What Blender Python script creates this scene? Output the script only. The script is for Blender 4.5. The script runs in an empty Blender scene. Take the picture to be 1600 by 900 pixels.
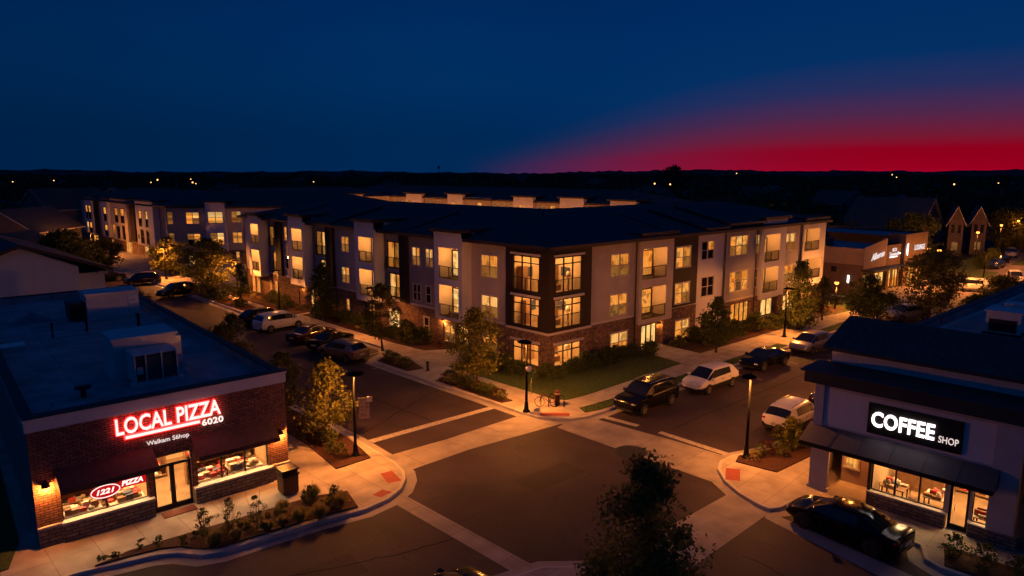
import bpy, math, random
from mathutils import Vector, Matrix
R = math.radians
sc = bpy.context.scene
col = sc.collection
random.seed(11)
S2 = math.sqrt(.5)

# ------------------------------------------------------------------ materials
def newmat(name):
    m = bpy.data.materials.new(name); m.use_nodes = True
    nt = m.node_tree; nt.nodes.clear()
    return m, nt, nt.nodes.new('ShaderNodeOutputMaterial')
def nd(nt, t, **kw):
    n = nt.nodes.new(t)
    for k, v in kw.items():
        if k in n.inputs: n.inputs[k].default_value = v
        else: setattr(n, k, v)
    return n
def c4(c): return (c[0], c[1], c[2], 1)
def sc3(c, k): return tuple(min(1, x * k) for x in c)
def noise_col(nt, base, var, scale, detail=5, coord='Object', extra=None):
    tc = nd(nt, 'ShaderNodeTexCoord')
    n = nd(nt, 'ShaderNodeTexNoise'); n.inputs['Scale'].default_value = scale; n.inputs['Detail'].default_value = detail
    nt.links.new(tc.outputs[coord], n.inputs['Vector'])
    r = nd(nt, 'ShaderNodeValToRGB')
    r.color_ramp.elements[0].position = .3; r.color_ramp.elements[1].position = .7
    r.color_ramp.elements[0].color = c4(sc3(base, 1 - var)); r.color_ramp.elements[1].color = c4(sc3(base, 1 + var))
    nt.links.new(n.outputs['Fac'], r.inputs['Fac'])
    return tc, n, r.outputs['Color']
def bump(nt, p, val, strength=.3, dist=.02):
    b = nd(nt, 'ShaderNodeBump'); b.inputs['Strength'].default_value = strength; b.inputs['Distance'].default_value = dist
    nt.links.new(val, b.inputs['Height']); nt.links.new(b.outputs['Normal'], p.inputs['Normal'])
def mat(name, base, rough=.8, var=.15, scale=3., metal=0., spec=.3, coat=0., bmp=0., bscale=30.):
    m, nt, out = newmat(name)
    p = nd(nt, 'ShaderNodeBsdfPrincipled')
    p.inputs['Roughness'].default_value = rough; p.inputs['Metallic'].default_value = metal
    p.inputs['Specular IOR Level'].default_value = spec; p.inputs['Coat Weight'].default_value = coat
    p.inputs['Coat Roughness'].default_value = .09
    tc, n, c = noise_col(nt, base, var, scale)
    nt.links.new(c, p.inputs['Base Color'])
    if bmp:
        n2 = nd(nt, 'ShaderNodeTexNoise'); n2.inputs['Scale'].default_value = bscale; n2.inputs['Detail'].default_value = 4
        nt.links.new(tc.outputs['Object'], n2.inputs['Vector']); bump(nt, p, n2.outputs['Fac'], bmp)
    nt.links.new(p.outputs[0], out.inputs[0])
    return m
def wallvec(nt):
    tc = nd(nt, 'ShaderNodeTexCoord'); s = nd(nt, 'ShaderNodeSeparateXYZ'); a = nd(nt, 'ShaderNodeMath', operation='ADD')
    cb = nd(nt, 'ShaderNodeCombineXYZ')
    nt.links.new(tc.outputs['Object'], s.inputs[0]); nt.links.new(s.outputs[0], a.inputs[0]); nt.links.new(s.outputs[1], a.inputs[1])
    nt.links.new(a.outputs[0], cb.inputs[0]); nt.links.new(s.outputs[2], cb.inputs[1])
    return tc, cb.outputs[0], s
def brick(name, ca, cb, mortar, bw, bh, ms=.012, rough=.85, blotch=.25):
    m, nt, out = newmat(name)
    p = nd(nt, 'ShaderNodeBsdfPrincipled'); p.inputs['Roughness'].default_value = rough; p.inputs['Specular IOR Level'].default_value = .2
    tc, v, s = wallvec(nt)
    b = nd(nt, 'ShaderNodeTexBrick'); b.inputs['Scale'].default_value = 1
    b.inputs['Brick Width'].default_value = bw; b.inputs['Row Height'].default_value = bh; b.inputs['Mortar Size'].default_value = ms
    b.inputs['Color1'].default_value = c4(ca); b.inputs['Color2'].default_value = c4(cb); b.inputs['Mortar'].default_value = c4(mortar)
    b.inputs['Bias'].default_value = -.1
    nt.links.new(v, b.inputs['Vector'])
    n = nd(nt, 'ShaderNodeTexNoise'); n.inputs['Scale'].default_value = 4; n.inputs['Detail'].default_value = 6
    nt.links.new(tc.outputs['Object'], n.inputs['Vector'])
    mr = nd(nt, 'ShaderNodeMapRange'); mr.inputs[1].default_value = .3; mr.inputs[2].default_value = .7; mr.inputs[3].default_value = 1 - blotch; mr.inputs[4].default_value = 1 + blotch
    nt.links.new(n.outputs['Fac'], mr.inputs[0])
    mx = nd(nt, 'ShaderNodeVectorMath', operation='SCALE')
    nt.links.new(b.outputs['Color'], mx.inputs[0]); nt.links.new(mr.outputs[0], mx.inputs['Scale'])
    nt.links.new(mx.outputs[0], p.inputs['Base Color'])
    inv = nd(nt, 'ShaderNodeMath', operation='SUBTRACT'); inv.inputs[0].default_value = 1
    nt.links.new(b.outputs['Fac'], inv.inputs[1]); bump(nt, p, inv.outputs[0], .6, .015)
    nt.links.new(p.outputs[0], out.inputs[0])
    return m
def siding(name, base, pitch=.2, depth=.35, var=.1, vertical=False):
    m, nt, out = newmat(name)
    p = nd(nt, 'ShaderNodeBsdfPrincipled'); p.inputs['Roughness'].default_value = .7; p.inputs['Specular IOR Level'].default_value = .25
    tc, n, c = noise_col(nt, base, var, .8)
    s = nd(nt, 'ShaderNodeSeparateXYZ'); nt.links.new(tc.outputs['Object'], s.inputs[0])
    src = s.outputs[2]
    if vertical:
        a = nd(nt, 'ShaderNodeMath', operation='ADD'); nt.links.new(s.outputs[0], a.inputs[0]); nt.links.new(s.outputs[1], a.inputs[1]); src = a.outputs[0]
    d = nd(nt, 'ShaderNodeMath', operation='DIVIDE'); d.inputs[1].default_value = pitch; nt.links.new(src, d.inputs[0])
    f = nd(nt, 'ShaderNodeMath', operation='FRACT'); nt.links.new(d.outputs[0], f.inputs[0])
    g = nd(nt, 'ShaderNodeMath', operation='LESS_THAN'); g.inputs[1].default_value = .1; nt.links.new(f.outputs[0], g.inputs[0])
    k = nd(nt, 'ShaderNodeMapRange'); k.inputs[3].default_value = 1; k.inputs[4].default_value = .86; nt.links.new(g.outputs[0], k.inputs[0])
    mx = nd(nt, 'ShaderNodeVectorMath', operation='SCALE'); nt.links.new(c, mx.inputs[0]); nt.links.new(k.outputs[0], mx.inputs['Scale'])
    nt.links.new(mx.outputs[0], p.inputs['Base Color'])
    bump(nt, p, f.outputs[0], depth, .02)
    nt.links.new(p.outputs[0], out.inputs[0])
    return m
def shingle(name, base):
    m, nt, out = newmat(name)
    p = nd(nt, 'ShaderNodeBsdfPrincipled'); p.inputs['Roughness'].default_value = .9; p.inputs['Specular IOR Level'].default_value = .15
    tc = nd(nt, 'ShaderNodeTexCoord')
    b = nd(nt, 'ShaderNodeTexBrick'); b.inputs['Scale'].default_value = 1; b.inputs['Brick Width'].default_value = .33; b.inputs['Row Height'].default_value = .16
    b.inputs['Mortar Size'].default_value = .012; b.inputs['Color1'].default_value = c4(sc3(base, .8)); b.inputs['Color2'].default_value = c4(sc3(base, 1.25)); b.inputs['Mortar'].default_value = c4(sc3(base, .45))
    nt.links.new(tc.outputs['Object'], b.inputs['Vector']); nt.links.new(b.outputs['Color'], p.inputs['Base Color'])
    nt.links.new(p.outputs[0], out.inputs[0])
    return m
def em(name, color, strength):
    m, nt, out = newmat(name)
    e = nd(nt, 'ShaderNodeEmission'); e.inputs['Color'].default_value = c4(color); e.inputs['Strength'].default_value = strength
    nt.links.new(e.outputs[0], out.inputs[0]); return m
def litpane(name, ca, cb, strength, fold=.16, nscale=.55):
    """a lit blind or curtain behind the glass: folds along the wall, uneven brightness, glossy glass skin"""
    m, nt, out = newmat(name)
    tc, v, s = wallvec(nt)
    n = nd(nt, 'ShaderNodeTexNoise'); n.inputs['Scale'].default_value = nscale; n.inputs['Detail'].default_value = 3
    nt.links.new(tc.outputs['Object'], n.inputs['Vector'])
    r = nd(nt, 'ShaderNodeValToRGB'); r.color_ramp.elements[0].position = .35; r.color_ramp.elements[1].position = .65
    r.color_ramp.elements[0].color = c4(ca); r.color_ramp.elements[1].color = c4(cb)
    nt.links.new(n.outputs['Fac'], r.inputs['Fac'])
    w = nd(nt, 'ShaderNodeTexWave'); w.inputs['Scale'].default_value = 1.7; w.inputs['Distortion'].default_value = 2.5; w.inputs['Detail'].default_value = 2
    nt.links.new(v, w.inputs['Vector'])
    mr = nd(nt, 'ShaderNodeMapRange'); mr.inputs[3].default_value = strength * (1 - fold * 1.6); mr.inputs[4].default_value = strength * (1 + fold)
    nt.links.new(w.outputs['Fac'], mr.inputs[0])
    vo = nd(nt, 'ShaderNodeTexVoronoi', distance='CHEBYCHEV'); vo.inputs['Scale'].default_value = 2.3; nt.links.new(v, vo.inputs['Vector'])
    vs = nd(nt, 'ShaderNodeSeparateXYZ'); nt.links.new(vo.outputs['Color'], vs.inputs[0])
    vm = nd(nt, 'ShaderNodeMapRange'); vm.inputs[1].default_value = .15; vm.inputs[2].default_value = .45; vm.inputs[3].default_value = .5; vm.inputs[4].default_value = 1.; nt.links.new(vs.outputs[0], vm.inputs[0])
    mq = nd(nt, 'ShaderNodeMath', operation='MULTIPLY'); nt.links.new(mr.outputs[0], mq.inputs[0]); nt.links.new(vm.outputs[0], mq.inputs[1]); mr = mq
    e = nd(nt, 'ShaderNodeEmission'); nt.links.new(r.outputs[0], e.inputs['Color']); nt.links.new(mr.outputs[0], e.inputs['Strength'])
    g = nd(nt, 'ShaderNodeBsdfGlossy'); g.inputs['Roughness'].default_value = .05
    mx = nd(nt, 'ShaderNodeMixShader'); mx.inputs[0].default_value = .06
    nt.links.new(e.outputs[0], mx.inputs[1]); nt.links.new(g.outputs[0], mx.inputs[2]); nt.links.new(mx.outputs[0], out.inputs[0])
    return m
def glass(name, gloss=.07, tint=(1, 1, 1)):
    m, nt, out = newmat(name)
    t = nd(nt, 'ShaderNodeBsdfTransparent'); t.inputs[0].default_value = c4(tint)
    g = nd(nt, 'ShaderNodeBsdfGlossy'); g.inputs['Roughness'].default_value = .02
    mx = nd(nt, 'ShaderNodeMixShader'); mx.inputs[0].default_value = gloss
    nt.links.new(t.outputs[0], mx.inputs[1]); nt.links.new(g.outputs[0], mx.inputs[2]); nt.links.new(mx.outputs[0], out.inputs[0])
    return m
def foliage(name, ca, cb, trans=.35):
    m, nt, out = newmat(name)
    geo = nd(nt, 'ShaderNodeNewGeometry')
    r = nd(nt, 'ShaderNodeValToRGB'); r.color_ramp.elements[0].color = c4(ca); r.color_ramp.elements[1].color = c4(cb)
    nt.links.new(geo.outputs['Random Per Island'], r.inputs['Fac'])
    d = nd(nt, 'ShaderNodeBsdfDiffuse'); t = nd(nt, 'ShaderNodeBsdfTranslucent')
    nt.links.new(r.outputs[0], d.inputs[0]); nt.links.new(r.outputs[0], t.inputs[0])
    mx = nd(nt, 'ShaderNodeMixShader'); mx.inputs[0].default_value = trans
    nt.links.new(d.outputs[0], mx.inputs[1]); nt.links.new(t.outputs[0], mx.inputs[2]); nt.links.new(mx.outputs[0], out.inputs[0])
    return m
def asphalt(name, base):
    m, nt, out = newmat(name)
    p = nd(nt, 'ShaderNodeBsdfPrincipled'); p.inputs['Roughness'].default_value = .75; p.inputs['Specular IOR Level'].default_value = .22
    tc, n, c = noise_col(nt, base, .42, .22, 8)
    f = nd(nt, 'ShaderNodeTexNoise'); f.inputs['Scale'].default_value = 14; f.inputs['Detail'].default_value = 6
    nt.links.new(tc.outputs['Object'], f.inputs['Vector'])
    mr = nd(nt, 'ShaderNodeMapRange'); mr.inputs[1].default_value = .3; mr.inputs[2].default_value = .7; mr.inputs[3].default_value = .8; mr.inputs[4].default_value = 1.2
    nt.links.new(f.outputs['Fac'], mr.inputs[0])
    v = nd(nt, 'ShaderNodeTexVoronoi', feature='DISTANCE_TO_EDGE'); v.inputs['Scale'].default_value = .16
    dn = nd(nt, 'ShaderNodeTexNoise'); dn.inputs['Scale'].default_value = .7; dn.inputs['Detail'].default_value = 6
    nt.links.new(tc.outputs['Object'], dn.inputs['Vector'])
    av = nd(nt, 'ShaderNodeVectorMath', operation='ADD'); nt.links.new(tc.outputs['Object'], av.inputs[0])
    s3 = nd(nt, 'ShaderNodeVectorMath', operation='SCALE'); s3.inputs['Scale'].default_value = 3.; nt.links.new(dn.outputs['Color'], s3.inputs[0]); nt.links.new(s3.outputs[0], av.inputs[1])
    nt.links.new(av.outputs[0], v.inputs['Vector'])
    ck = nd(nt, 'ShaderNodeMapRange'); ck.inputs[1].default_value = .0; ck.inputs[2].default_value = .006; ck.inputs[3].default_value = .6; ck.inputs[4].default_value = 1
    nt.links.new(v.outputs['Distance'], ck.inputs[0])
    mm = nd(nt, 'ShaderNodeMath', operation='MULTIPLY'); nt.links.new(mr.outputs[0], mm.inputs[0]); nt.links.new(ck.outputs[0], mm.inputs[1])
    mx = nd(nt, 'ShaderNodeVectorMath', operation='SCALE'); nt.links.new(c, mx.inputs[0]); nt.links.new(mm.outputs[0], mx.inputs['Scale'])
    nt.links.new(mx.outputs[0], p.inputs['Base Color'])
    f2 = nd(nt, 'ShaderNodeTexNoise'); f2.inputs['Scale'].default_value = 60; nt.links.new(tc.outputs['Object'], f2.inputs['Vector'])
    bump(nt, p, f2.outputs['Fac'], .4, .01)
    nt.links.new(p.outputs[0], out.inputs[0]); return m
def concrete(name, base, slab=1.6, joint=.02, var=.14):
    m, nt, out = newmat(name)
    p = nd(nt, 'ShaderNodeBsdfPrincipled'); p.inputs['Roughness'].default_value = .8; p.inputs['Specular IOR Level'].default_value = .3
    tc, n, c = noise_col(nt, base, var, .9, 8)
    b = nd(nt, 'ShaderNodeTexBrick', offset=0.); b.inputs['Scale'].default_value = 1; b.inputs['Brick Width'].default_value = slab; b.inputs['Row Height'].default_value = slab
    b.inputs['Mortar Size'].default_value = joint * .5; b.inputs['Color1'].default_value = (.93, .93, .93, 1); b.inputs['Color2'].default_value = (1.06, 1.06, 1.06, 1); b.inputs['Mortar'].default_value = (.5, .5, .5, 1)
    nt.links.new(tc.outputs['Object'], b.inputs['Vector'])
    mx = nd(nt, 'ShaderNodeVectorMath', operation='MULTIPLY'); nt.links.new(c, mx.inputs[0]); nt.links.new(b.outputs['Color'], mx.inputs[1])
    nt.links.new(mx.outputs[0], p.inputs['Base Color'])
    n2 = nd(nt, 'ShaderNodeTexNoise'); n2.inputs['Scale'].default_value = 25; nt.links.new(tc.outputs['Object'], n2.inputs['Vector']); bump(nt, p, n2.outputs['Fac'], .2, .01)
    nt.links.new(p.outputs[0], out.inputs[0]); return m

M = {}
M['asphalt'] = asphalt('asphalt', (.047, .031, .036))
M['lot'] = asphalt('lot_asphalt', (.14, .11, .115))
M['walk'] = concrete('sidewalk_concrete', (.38, .325, .27), 1.6, .025, .26)
M['band'] = concrete('crossing_concrete', (.29, .25, .22), 3., .03, .25)
M['gutter'] = concrete('gutter_concrete', (.30, .27, .25), 3., .02)
M['kerb'] = concrete('kerb_concrete', (.45, .41, .37), 3., .02)
M['pad'] = mat('tactile_red', (.30, .07, .05), .8, .15, 6, bmp=.4)
M['paint'] = mat('road_paint', (.36, .33, .30), .7, .3, 5)
M['mulch'] = mat('mulch', (.055, .022, .014), .95, .5, 9, bmp=1., bscale=40)
M['lawn'] = mat('lawn', (.055, .085, .018), .95, .35, 5, bmp=.8, bscale=50)
M['ground'] = mat('far_ground', (.02, .024, .014), .95, .5, .02)
M['manhole'] = mat('iron_cover', (.05, .045, .04), .6, .2, 10, .5)
M['brick_dark'] = brick('shop_brick', (.36, .165, .11), (.20, .095, .07), (.06, .045, .04), .30, .105, .016)
M['stone_dark'] = brick('shop_stone', (.17, .135, .115), (.30, .24, .20), (.07, .06, .05), .46, .16, .02)
M['stone'] = brick('apartment_stone', (.25, .15, .10), (.13, .085, .065), (.10, .08, .07), .5, .16, .02, blotch=.45)
M['white_trim'] = mat('white_trim', (.76, .72, .68), .6, .06, 1)
M['stucco'] = mat('tan_stucco', (.52, .48, .46), .85, .08, 1.5, bmp=.2, bscale=60)
M['stucco_lite'] = mat('pale_stucco', (.70, .66, .65), .85, .06, 1.5, bmp=.2, bscale=60)
M['side_wall'] = mat('painted_block_wall', (.24, .20, .18), .85, .1, .6)
M['white_siding'] = siding('white_vertical_siding', (.66, .65, .64), .3, .1, .05, True)
M['sid_white'] = mat('panel_white', (.64, .61, .62), .7, .05, .6)
M['sid_tan'] = siding('siding_tan', (.46, .40, .37), .19)
M['sid_taupe'] = siding('siding_taupe', (.36, .305, .28), .19)
M['sid_grey'] = siding('siding_grey', (.40, .365, .36), .19)
M['sid_dark'] = siding('siding_dark', (.030, .021, .017), .19)
M['trim_dark'] = mat('dark_trim', (.05, .032, .026), .6, .1, 2)
M['trim_lite'] = mat('light_trim', (.58, .51, .45), .65, .08, 2)
M['shingle'] = shingle('roof_shingles', (.105, .095, .085))
M['membrane'] = concrete('roof_membrane', (.29, .30, .32), 2.6, .035, .3)
M['parapet'] = mat('parapet_dark', (.035, .035, .04), .6, .1, 2)
M['metal_pale'] = mat('pale_sheet_metal', (.54, .55, .56), .55, .08, 2, .3)
M['metal_dark'] = mat('dark_metal', (.03, .028, .027), .45, .2, 6, .6)
M['black'] = mat('black_paint', (.018, .016, .016), .45, .2, 8, .1)
M['awning'] = mat('awning_fabric', (.10, .05, .045), .9, .15, 4, bmp=.2)
M['awning_grey'] = mat('grey_awning_metal', (.12, .10, .10), .6, .12, 2)
M['frame_dark'] = mat('dark_frame', (.035, .025, .022), .5, .1, 4)
M['rail'] = mat('rail_black', (.02, .015, .013), .5, .1, 4)
M['lit'] = litpane('lit_blind', (1, .29, .03), (1, .41, .075), 1.0)
M['lit_b'] = litpane('lit_blind_orange', (1, .27, .025), (1, .38, .06), .8, .25, .9)
M['lit_c'] = litpane('lit_blind_bright', (1, .42, .09), (1, .52, .15), 1.1, .2, .8)
M['lit_hot'] = litpane('lit_curtain_bright', (1, .46, .10), (1, .60, .20), 1.35)
M['lit_dim'] = litpane('lit_behind_insect_screen', (1, .30, .04), (1, .42, .08), .33)
M['lit_low'] = litpane('lit_low_lamp', (1, .34, .08), (1, .45, .12), .22)
M['dark_glass'] = mat('unlit_glass', (.012, .011, .012), .06, .2, 3, 0, .6)
M['lamp_black'] = mat('lamp_post_black', (.006, .006, .006), .8, .1, 6, 0, .1)
M['trim_mid'] = mat('louvre_slats', (.13, .13, .14), .6, .1, 3)
M['glass'] = glass('clear_glass')
M['door_wood'] = mat('brown_door', (.16, .09, .05), .6, .15, 3)
M['room'] = mat('warm_room_paint', (.58, .40, .22), .8, .12, 1.2)
M['room_floor'] = mat('room_floor_boards', (.30, .18, .09), .5, .2, 2)
M['ceil'] = em('ceiling_lamp_panel', (1, .52, .17), 14.)
M['shop_ceil'] = em('shop_ceiling_panel', (1, .60, .26), 30.)
M['bulb'] = em('amber_bulb', (1, .33, .05), 5.)
M['bulb_far'] = em('far_bulb', (1, .42, .12), 4.)
M['bulb_white'] = em('white_lamp_tube', (1, .85, .75), 10.)
M['letter_pink'] = em('sign_letter_face', (1, .70, .63), 1.5)
M['letter_red'] = em('sign_letter_halo', (1, .02, .02), 8.)
M['letter_white'] = em('sign_letter_white', (1, .84, .84), 3.2)
M['letter_soft'] = em('sign_letter_soft', (1, .80, .76), .9)
M['neon_red'] = em('neon_panel_red', (.75, .008, .012), .7)
M['letter_dim'] = mat('awning_lettering', (.16, .13, .13), .8, .05)
M['wood'] = mat('furniture_wood', (.26, .13, .06), .5, .25, 4)
M['cream'] = mat('cream_laminate', (.62, .52, .38), .5, .1, 2)
M['redgoods'] = mat('red_goods', (.45, .04, .03), .5, .3, 12)
M['goods'] = mat('mixed_goods', (.45, .30, .18), .6, .7, 9)
M['navygoods'] = mat('dark_goods', (.06, .06, .08), .5, .4, 9)
M['mat_red'] = mat('door_mat', (.16, .05, .035), .95, .25, 20, bmp=.6)
M['tyre'] = mat('tyre_rubber', (.02, .02, .02), .85, .2, 12)
M['rim'] = mat('alloy_rim', (.38, .37, .36), .3, .1, 8, .8)
M['rim_dark'] = mat('dark_rim', (.05, .05, .05), .4, .1, 8, .6)
M['car_glass'] = mat('car_glass', (.012, .013, .016), .04, .1, 2, 0, .7)
M['plastic'] = mat('bumper_plastic', (.025, .024, .024), .6, .1, 8)
M['headlamp'] = mat('headlamp_lens', (.55, .55, .55), .08, .2, 12, .3, .8)
M['taillamp'] = mat('taillamp_lens', (.32, .012, .012), .12, .2, 12, 0, .6)
M['plate'] = mat('number_plate', (.5, .45, .36), .5, .2, 20)
M['car_white'] = mat('white_car_paint', (.72, .68, .64), .28, .03, 2, 0, .5, .6)
M['car_black'] = mat('black_car_paint', (.005, .005, .007), .16, .1, 2, 0, .2, .08)
M['car_navy'] = mat('navy_car_paint', (.012, .02, .045), .2, .1, 2, .2, .5, .8)
M['car_silver'] = mat('silver_car_paint', (.30, .28, .27), .28, .04, 2, .5, .5, .7)
M['car_brown'] = mat('bronze_car_paint', (.20, .14, .11), .28, .05, 2, .3, .5, .7)
M['car_maroon'] = mat('maroon_car_paint', (.035, .012, .012), .22, .05, 2, .2, .5, .8)
M['leaf_g'] = foliage('leaves_near_tree', (.07, .085, .025), (.20, .21, .06))
M['bark'] = mat('bark', (.09, .06, .04), .9, .3, 12, bmp=.6)
M['leaf_a'] = foliage('leaves_street_tree', (.065, .075, .02), (.19, .175, .045))
M['leaf_b'] = foliage('leaves_dark_tree', (.05, .068, .02), (.14, .16, .045))
M['leaf_c'] = foliage('leaves_shrub', (.05, .07, .018), (.15, .17, .045))
M['leaf_d'] = foliage('leaves_grass_tuft', (.24, .21, .07), (.42, .34, .13))
M['leaf_e'] = foliage('leaves_red_shrub', (.06, .015, .01), (.14, .05, .025))
M['leaf_f'] = foliage('leaves_far_wood', (.032, .042, .026), (.10, .11, .06), .15)
M['stucco_shop'] = mat('shop_row_stucco', (.36, .26, .20), .85, .1, 1)
M['stucco_shop_dark'] = mat('shop_row_brown', (.17, .11, .08), .85, .1, 1)
M['house_wall'] = siding('house_siding', (.16, .13, .12), .2)
M['house_brick'] = mat('house_pale_brick', (.12, .09, .088), .85, .2, 2)
M['banner'] = mat('banner_cloth', (.30, .22, .18), .8, .5, 7)
M['red_bin'] = mat('red_post', (.09, .018, .016), .5, .2, 6)
M['hill'] = mat('hill_wood', (.02, .024, .03), .95, .4, .004)

# ------------------------------------------------------------------ mesh builder and objects
MW = {}
def WF(u, d, z): return Vector((u, d, z))
class Fr:
    """a wall frame: u runs along the wall, d is the distance out of it"""
    def __init__(s, o, ang, flip=False):
        a = R(ang); s.o = Vector((o[0], o[1], 0)); s.U = Vector((math.cos(a), math.sin(a), 0)); s.N = Vector((s.U.y, -s.U.x, 0))
        if flip: s.N = -s.N
    def __call__(s, u, d, z): return s.o + s.U * u + s.N * d + Vector((0, 0, z))
class MB:
    def __init__(s): s.v = []; s.f = []; s.m = []; s.sm = []
    def face(s, pts, m=0, smooth=False):
        k = len(s.v); s.v += [Vector(p) for p in pts]; s.f.append(tuple(range(k, k + len(pts)))); s.m.append(m); s.sm.append(smooth)
    def box(s, u0, u1, d0, d1, z0, z1, m=0, F=WF):
        k = len(s.v)
        for z in (z0, z1):
            for (u, d) in ((u0, d0), (u1, d0), (u1, d1), (u0, d1)): s.v.append(F(u, d, z))
        for q in ((0, 3, 2, 1), (4, 5, 6, 7), (0, 1, 5, 4), (1, 2, 6, 5), (2, 3, 7, 6), (3, 0, 4, 7)):
            s.f.append(tuple(k + i for i in q)); s.m.append(m); s.sm.append(False)
    def prism(s, pts, z0, z1, m=0, F=None, bottom=False):
        n = len(pts); k = len(s.v)
        f = F or (lambda x, y, z: Vector((x, y, z)))
        for z in (z0, z1):
            for p in pts: s.v.append(f(p[0], p[1], z))
        s.f.append(tuple(range(k + n, k + 2 * n))); s.m.append(m); s.sm.append(False)
        if bottom: s.f.append(tuple(reversed(range(k, k + n)))); s.m.append(m); s.sm.append(False)
        for i in range(n):
            j = (i + 1) % n; s.f.append((k + i, k + j, k + n + j, k + n + i)); s.m.append(m); s.sm.append(False)
    def tube(s, pts, rs, n=8, m=0, caps=True, smooth=True):
        pts = [Vector(p) for p in pts]; rings = []
        for i, p in enumerate(pts):
            t = (pts[min(i + 1, len(pts) - 1)] - pts[max(i - 1, 0)]).normalized()
            a = t.orthogonal().normalized() if abs(t.z) < .99 else Vector((1, 0, 0)); a = (a - t * a.dot(t)).normalized(); b = t.cross(a)
            k = len(s.v); r = rs[i] if isinstance(rs, (list, tuple)) else rs
            for j in range(n):
                th = 2 * math.pi * j / n; s.v.append(p + (a * math.cos(th) + b * math.sin(th)) * r)
            rings.append(k)
        for i in range(len(rings) - 1):
            for j in range(n):
                q = (j + 1) % n; s.f.append((rings[i] + j, rings[i] + q, rings[i + 1] + q, rings[i + 1] + j)); s.m.append(m); s.sm.append(smooth)
        if caps:
            s.f.append(tuple(rings[0] + j for j in reversed(range(n)))); s.m.append(m); s.sm.append(False)
            s.f.append(tuple(rings[-1] + j for j in range(n))); s.m.append(m); s.sm.append(False)
    def lathe(s, prof, c=(0, 0, 0), n=20, m=0, smooth=True, sx=1., sy=1.):
        c = Vector(c); rings = []
        for (r, z) in prof:
            k = len(s.v)
            for j in range(n):
                th = 2 * math.pi * j / n; s.v.append(c + Vector((r * math.cos(th) * sx, r * math.sin(th) * sy, z)))
            rings.append(k)
        for i in range(len(rings) - 1):
            for j in range(n):
                q = (j + 1) % n; s.f.append((rings[i] + j, rings[i] + q, rings[i + 1] + q, rings[i + 1] + j)); s.m.append(m); s.sm.append(smooth)
    def wall(s, F, u0, u1, z0, z1, d, holes=(), rv=.14, m=0, rm=None):
        """a wall sheet at depth d with openings, each opening with reveals rv deep"""
        us = sorted({u0, u1} | {min(max(h[i], u0), u1) for h in holes for i in (0, 1)}); zs = sorted({z0, z1} | {min(max(h[i], z0), z1) for h in holes for i in (2, 3)})
        for i in range(len(us) - 1):
            for j in range(len(zs) - 1):
                cu, cz = (us[i] + us[i + 1]) / 2, (zs[j] + zs[j + 1]) / 2
                if any(h[0] < cu < h[1] and h[2] < cz < h[3] for h in holes): continue
                s.face([F(us[i], d, zs[j]), F(us[i + 1], d, zs[j]), F(us[i + 1], d, zs[j + 1]), F(us[i], d, zs[j + 1])], m)
        for h in holes:
            a, b, c, e = h[:4]; k = rm if rm is not None else m; e2 = d - rv
            s.face([F(a, d, c), F(a, e2, c), F(a, e2, e), F(a, d, e)], k); s.face([F(b, d, c), F(b, d, e), F(b, e2, e), F(b, e2, c)], k)
            s.face([F(a, d, c), F(b, d, c), F(b, e2, c), F(a, e2, c)], k); s.face([F(a, d, e), F(a, e2, e), F(b, e2, e), F(b, d, e)], k)
    def build(s, name, mats, parent=None, local=False, origin=None, fix=False):
        me = bpy.data.meshes.new(name)
        vs = s.v
        if parent is not None and not local:
            inv = MW[parent.name].inverted(); vs = [inv @ v for v in vs]
        elif origin is not None:
            o_ = Vector(origin); vs = [v - o_ for v in vs]
        me.from_pydata([tuple(v) for v in vs], [], s.f)
        if not isinstance(mats, (list, tuple)): mats = [mats]
        for m in mats: me.materials.append(M[m] if isinstance(m, str) else m)
        me.polygons.foreach_set('material_index', s.m); me.polygons.foreach_set('use_smooth', s.sm)
        me.update()
        o = bpy.data.objects.new(name, me); col.objects.link(o)
        if parent is not None: o.parent = parent; MW[o.name] = MW[parent.name]
        elif origin is not None: o.location = origin
        if parent is None: MW[o.name] = Matrix.Translation(Vector(origin or (0, 0, 0)))
        return o
def tag(o, label=None, cat=None, group=None, kind=None):
    if label: o['label'] = label
    if cat: o['category'] = cat
    if group: o['group'] = group
    if kind: o['kind'] = kind
    return o
def thing(name, label, cat, loc=(0, 0, 0), rz=0., group=None):
    o = bpy.data.objects.new(name, None); col.objects.link(o); o.empty_display_size = .3
    o.location = loc; o.rotation_euler = (0, 0, R(rz)); MW[o.name] = Matrix.Translation(Vector(loc)) @ Matrix.Rotation(R(rz), 4, 'Z')
    return tag(o, label, cat, group)
def dup(src, loc, rz=0., label=None, group=None, scale=1.):
    def cp(o, par):
        c = o.copy(); col.objects.link(c)
        if par is not None: c.parent = par
        for ch in list(o.children): cp(ch, c)
        return c
    r = cp(src, None); r.location = loc; r.rotation_euler = (0, 0, R(rz)); r.scale = (scale,) * 3
    MW[r.name] = Matrix.Translation(Vector(loc)) @ Matrix.Rotation(R(rz), 4, 'Z') @ Matrix.Scale(scale, 4)
    if label: r['label'] = label
    if group: r['group'] = group
    return r
def struct(name, mb, m): o = mb.build(name, m); return tag(o, kind='structure')
def light(name, kind, loc, power, color, parent=None, size=.1, spot=150, blend=.5, rot=(0, 0, 0), local=False):
    l = bpy.data.lights.new(name, kind); l.energy = power; l.color = color
    if kind != 'SUN': l.shadow_soft_size = size
    if kind == 'SPOT': l.spot_size = R(spot); l.spot_blend = blend
    o = bpy.data.objects.new(name, l); col.objects.link(o)
    if parent is not None:
        o.parent = parent
        o.location = loc if local else MW[parent.name].inverted() @ Vector(loc)
    else: o.location = loc
    o.rotation_euler = rot
    return o
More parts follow.
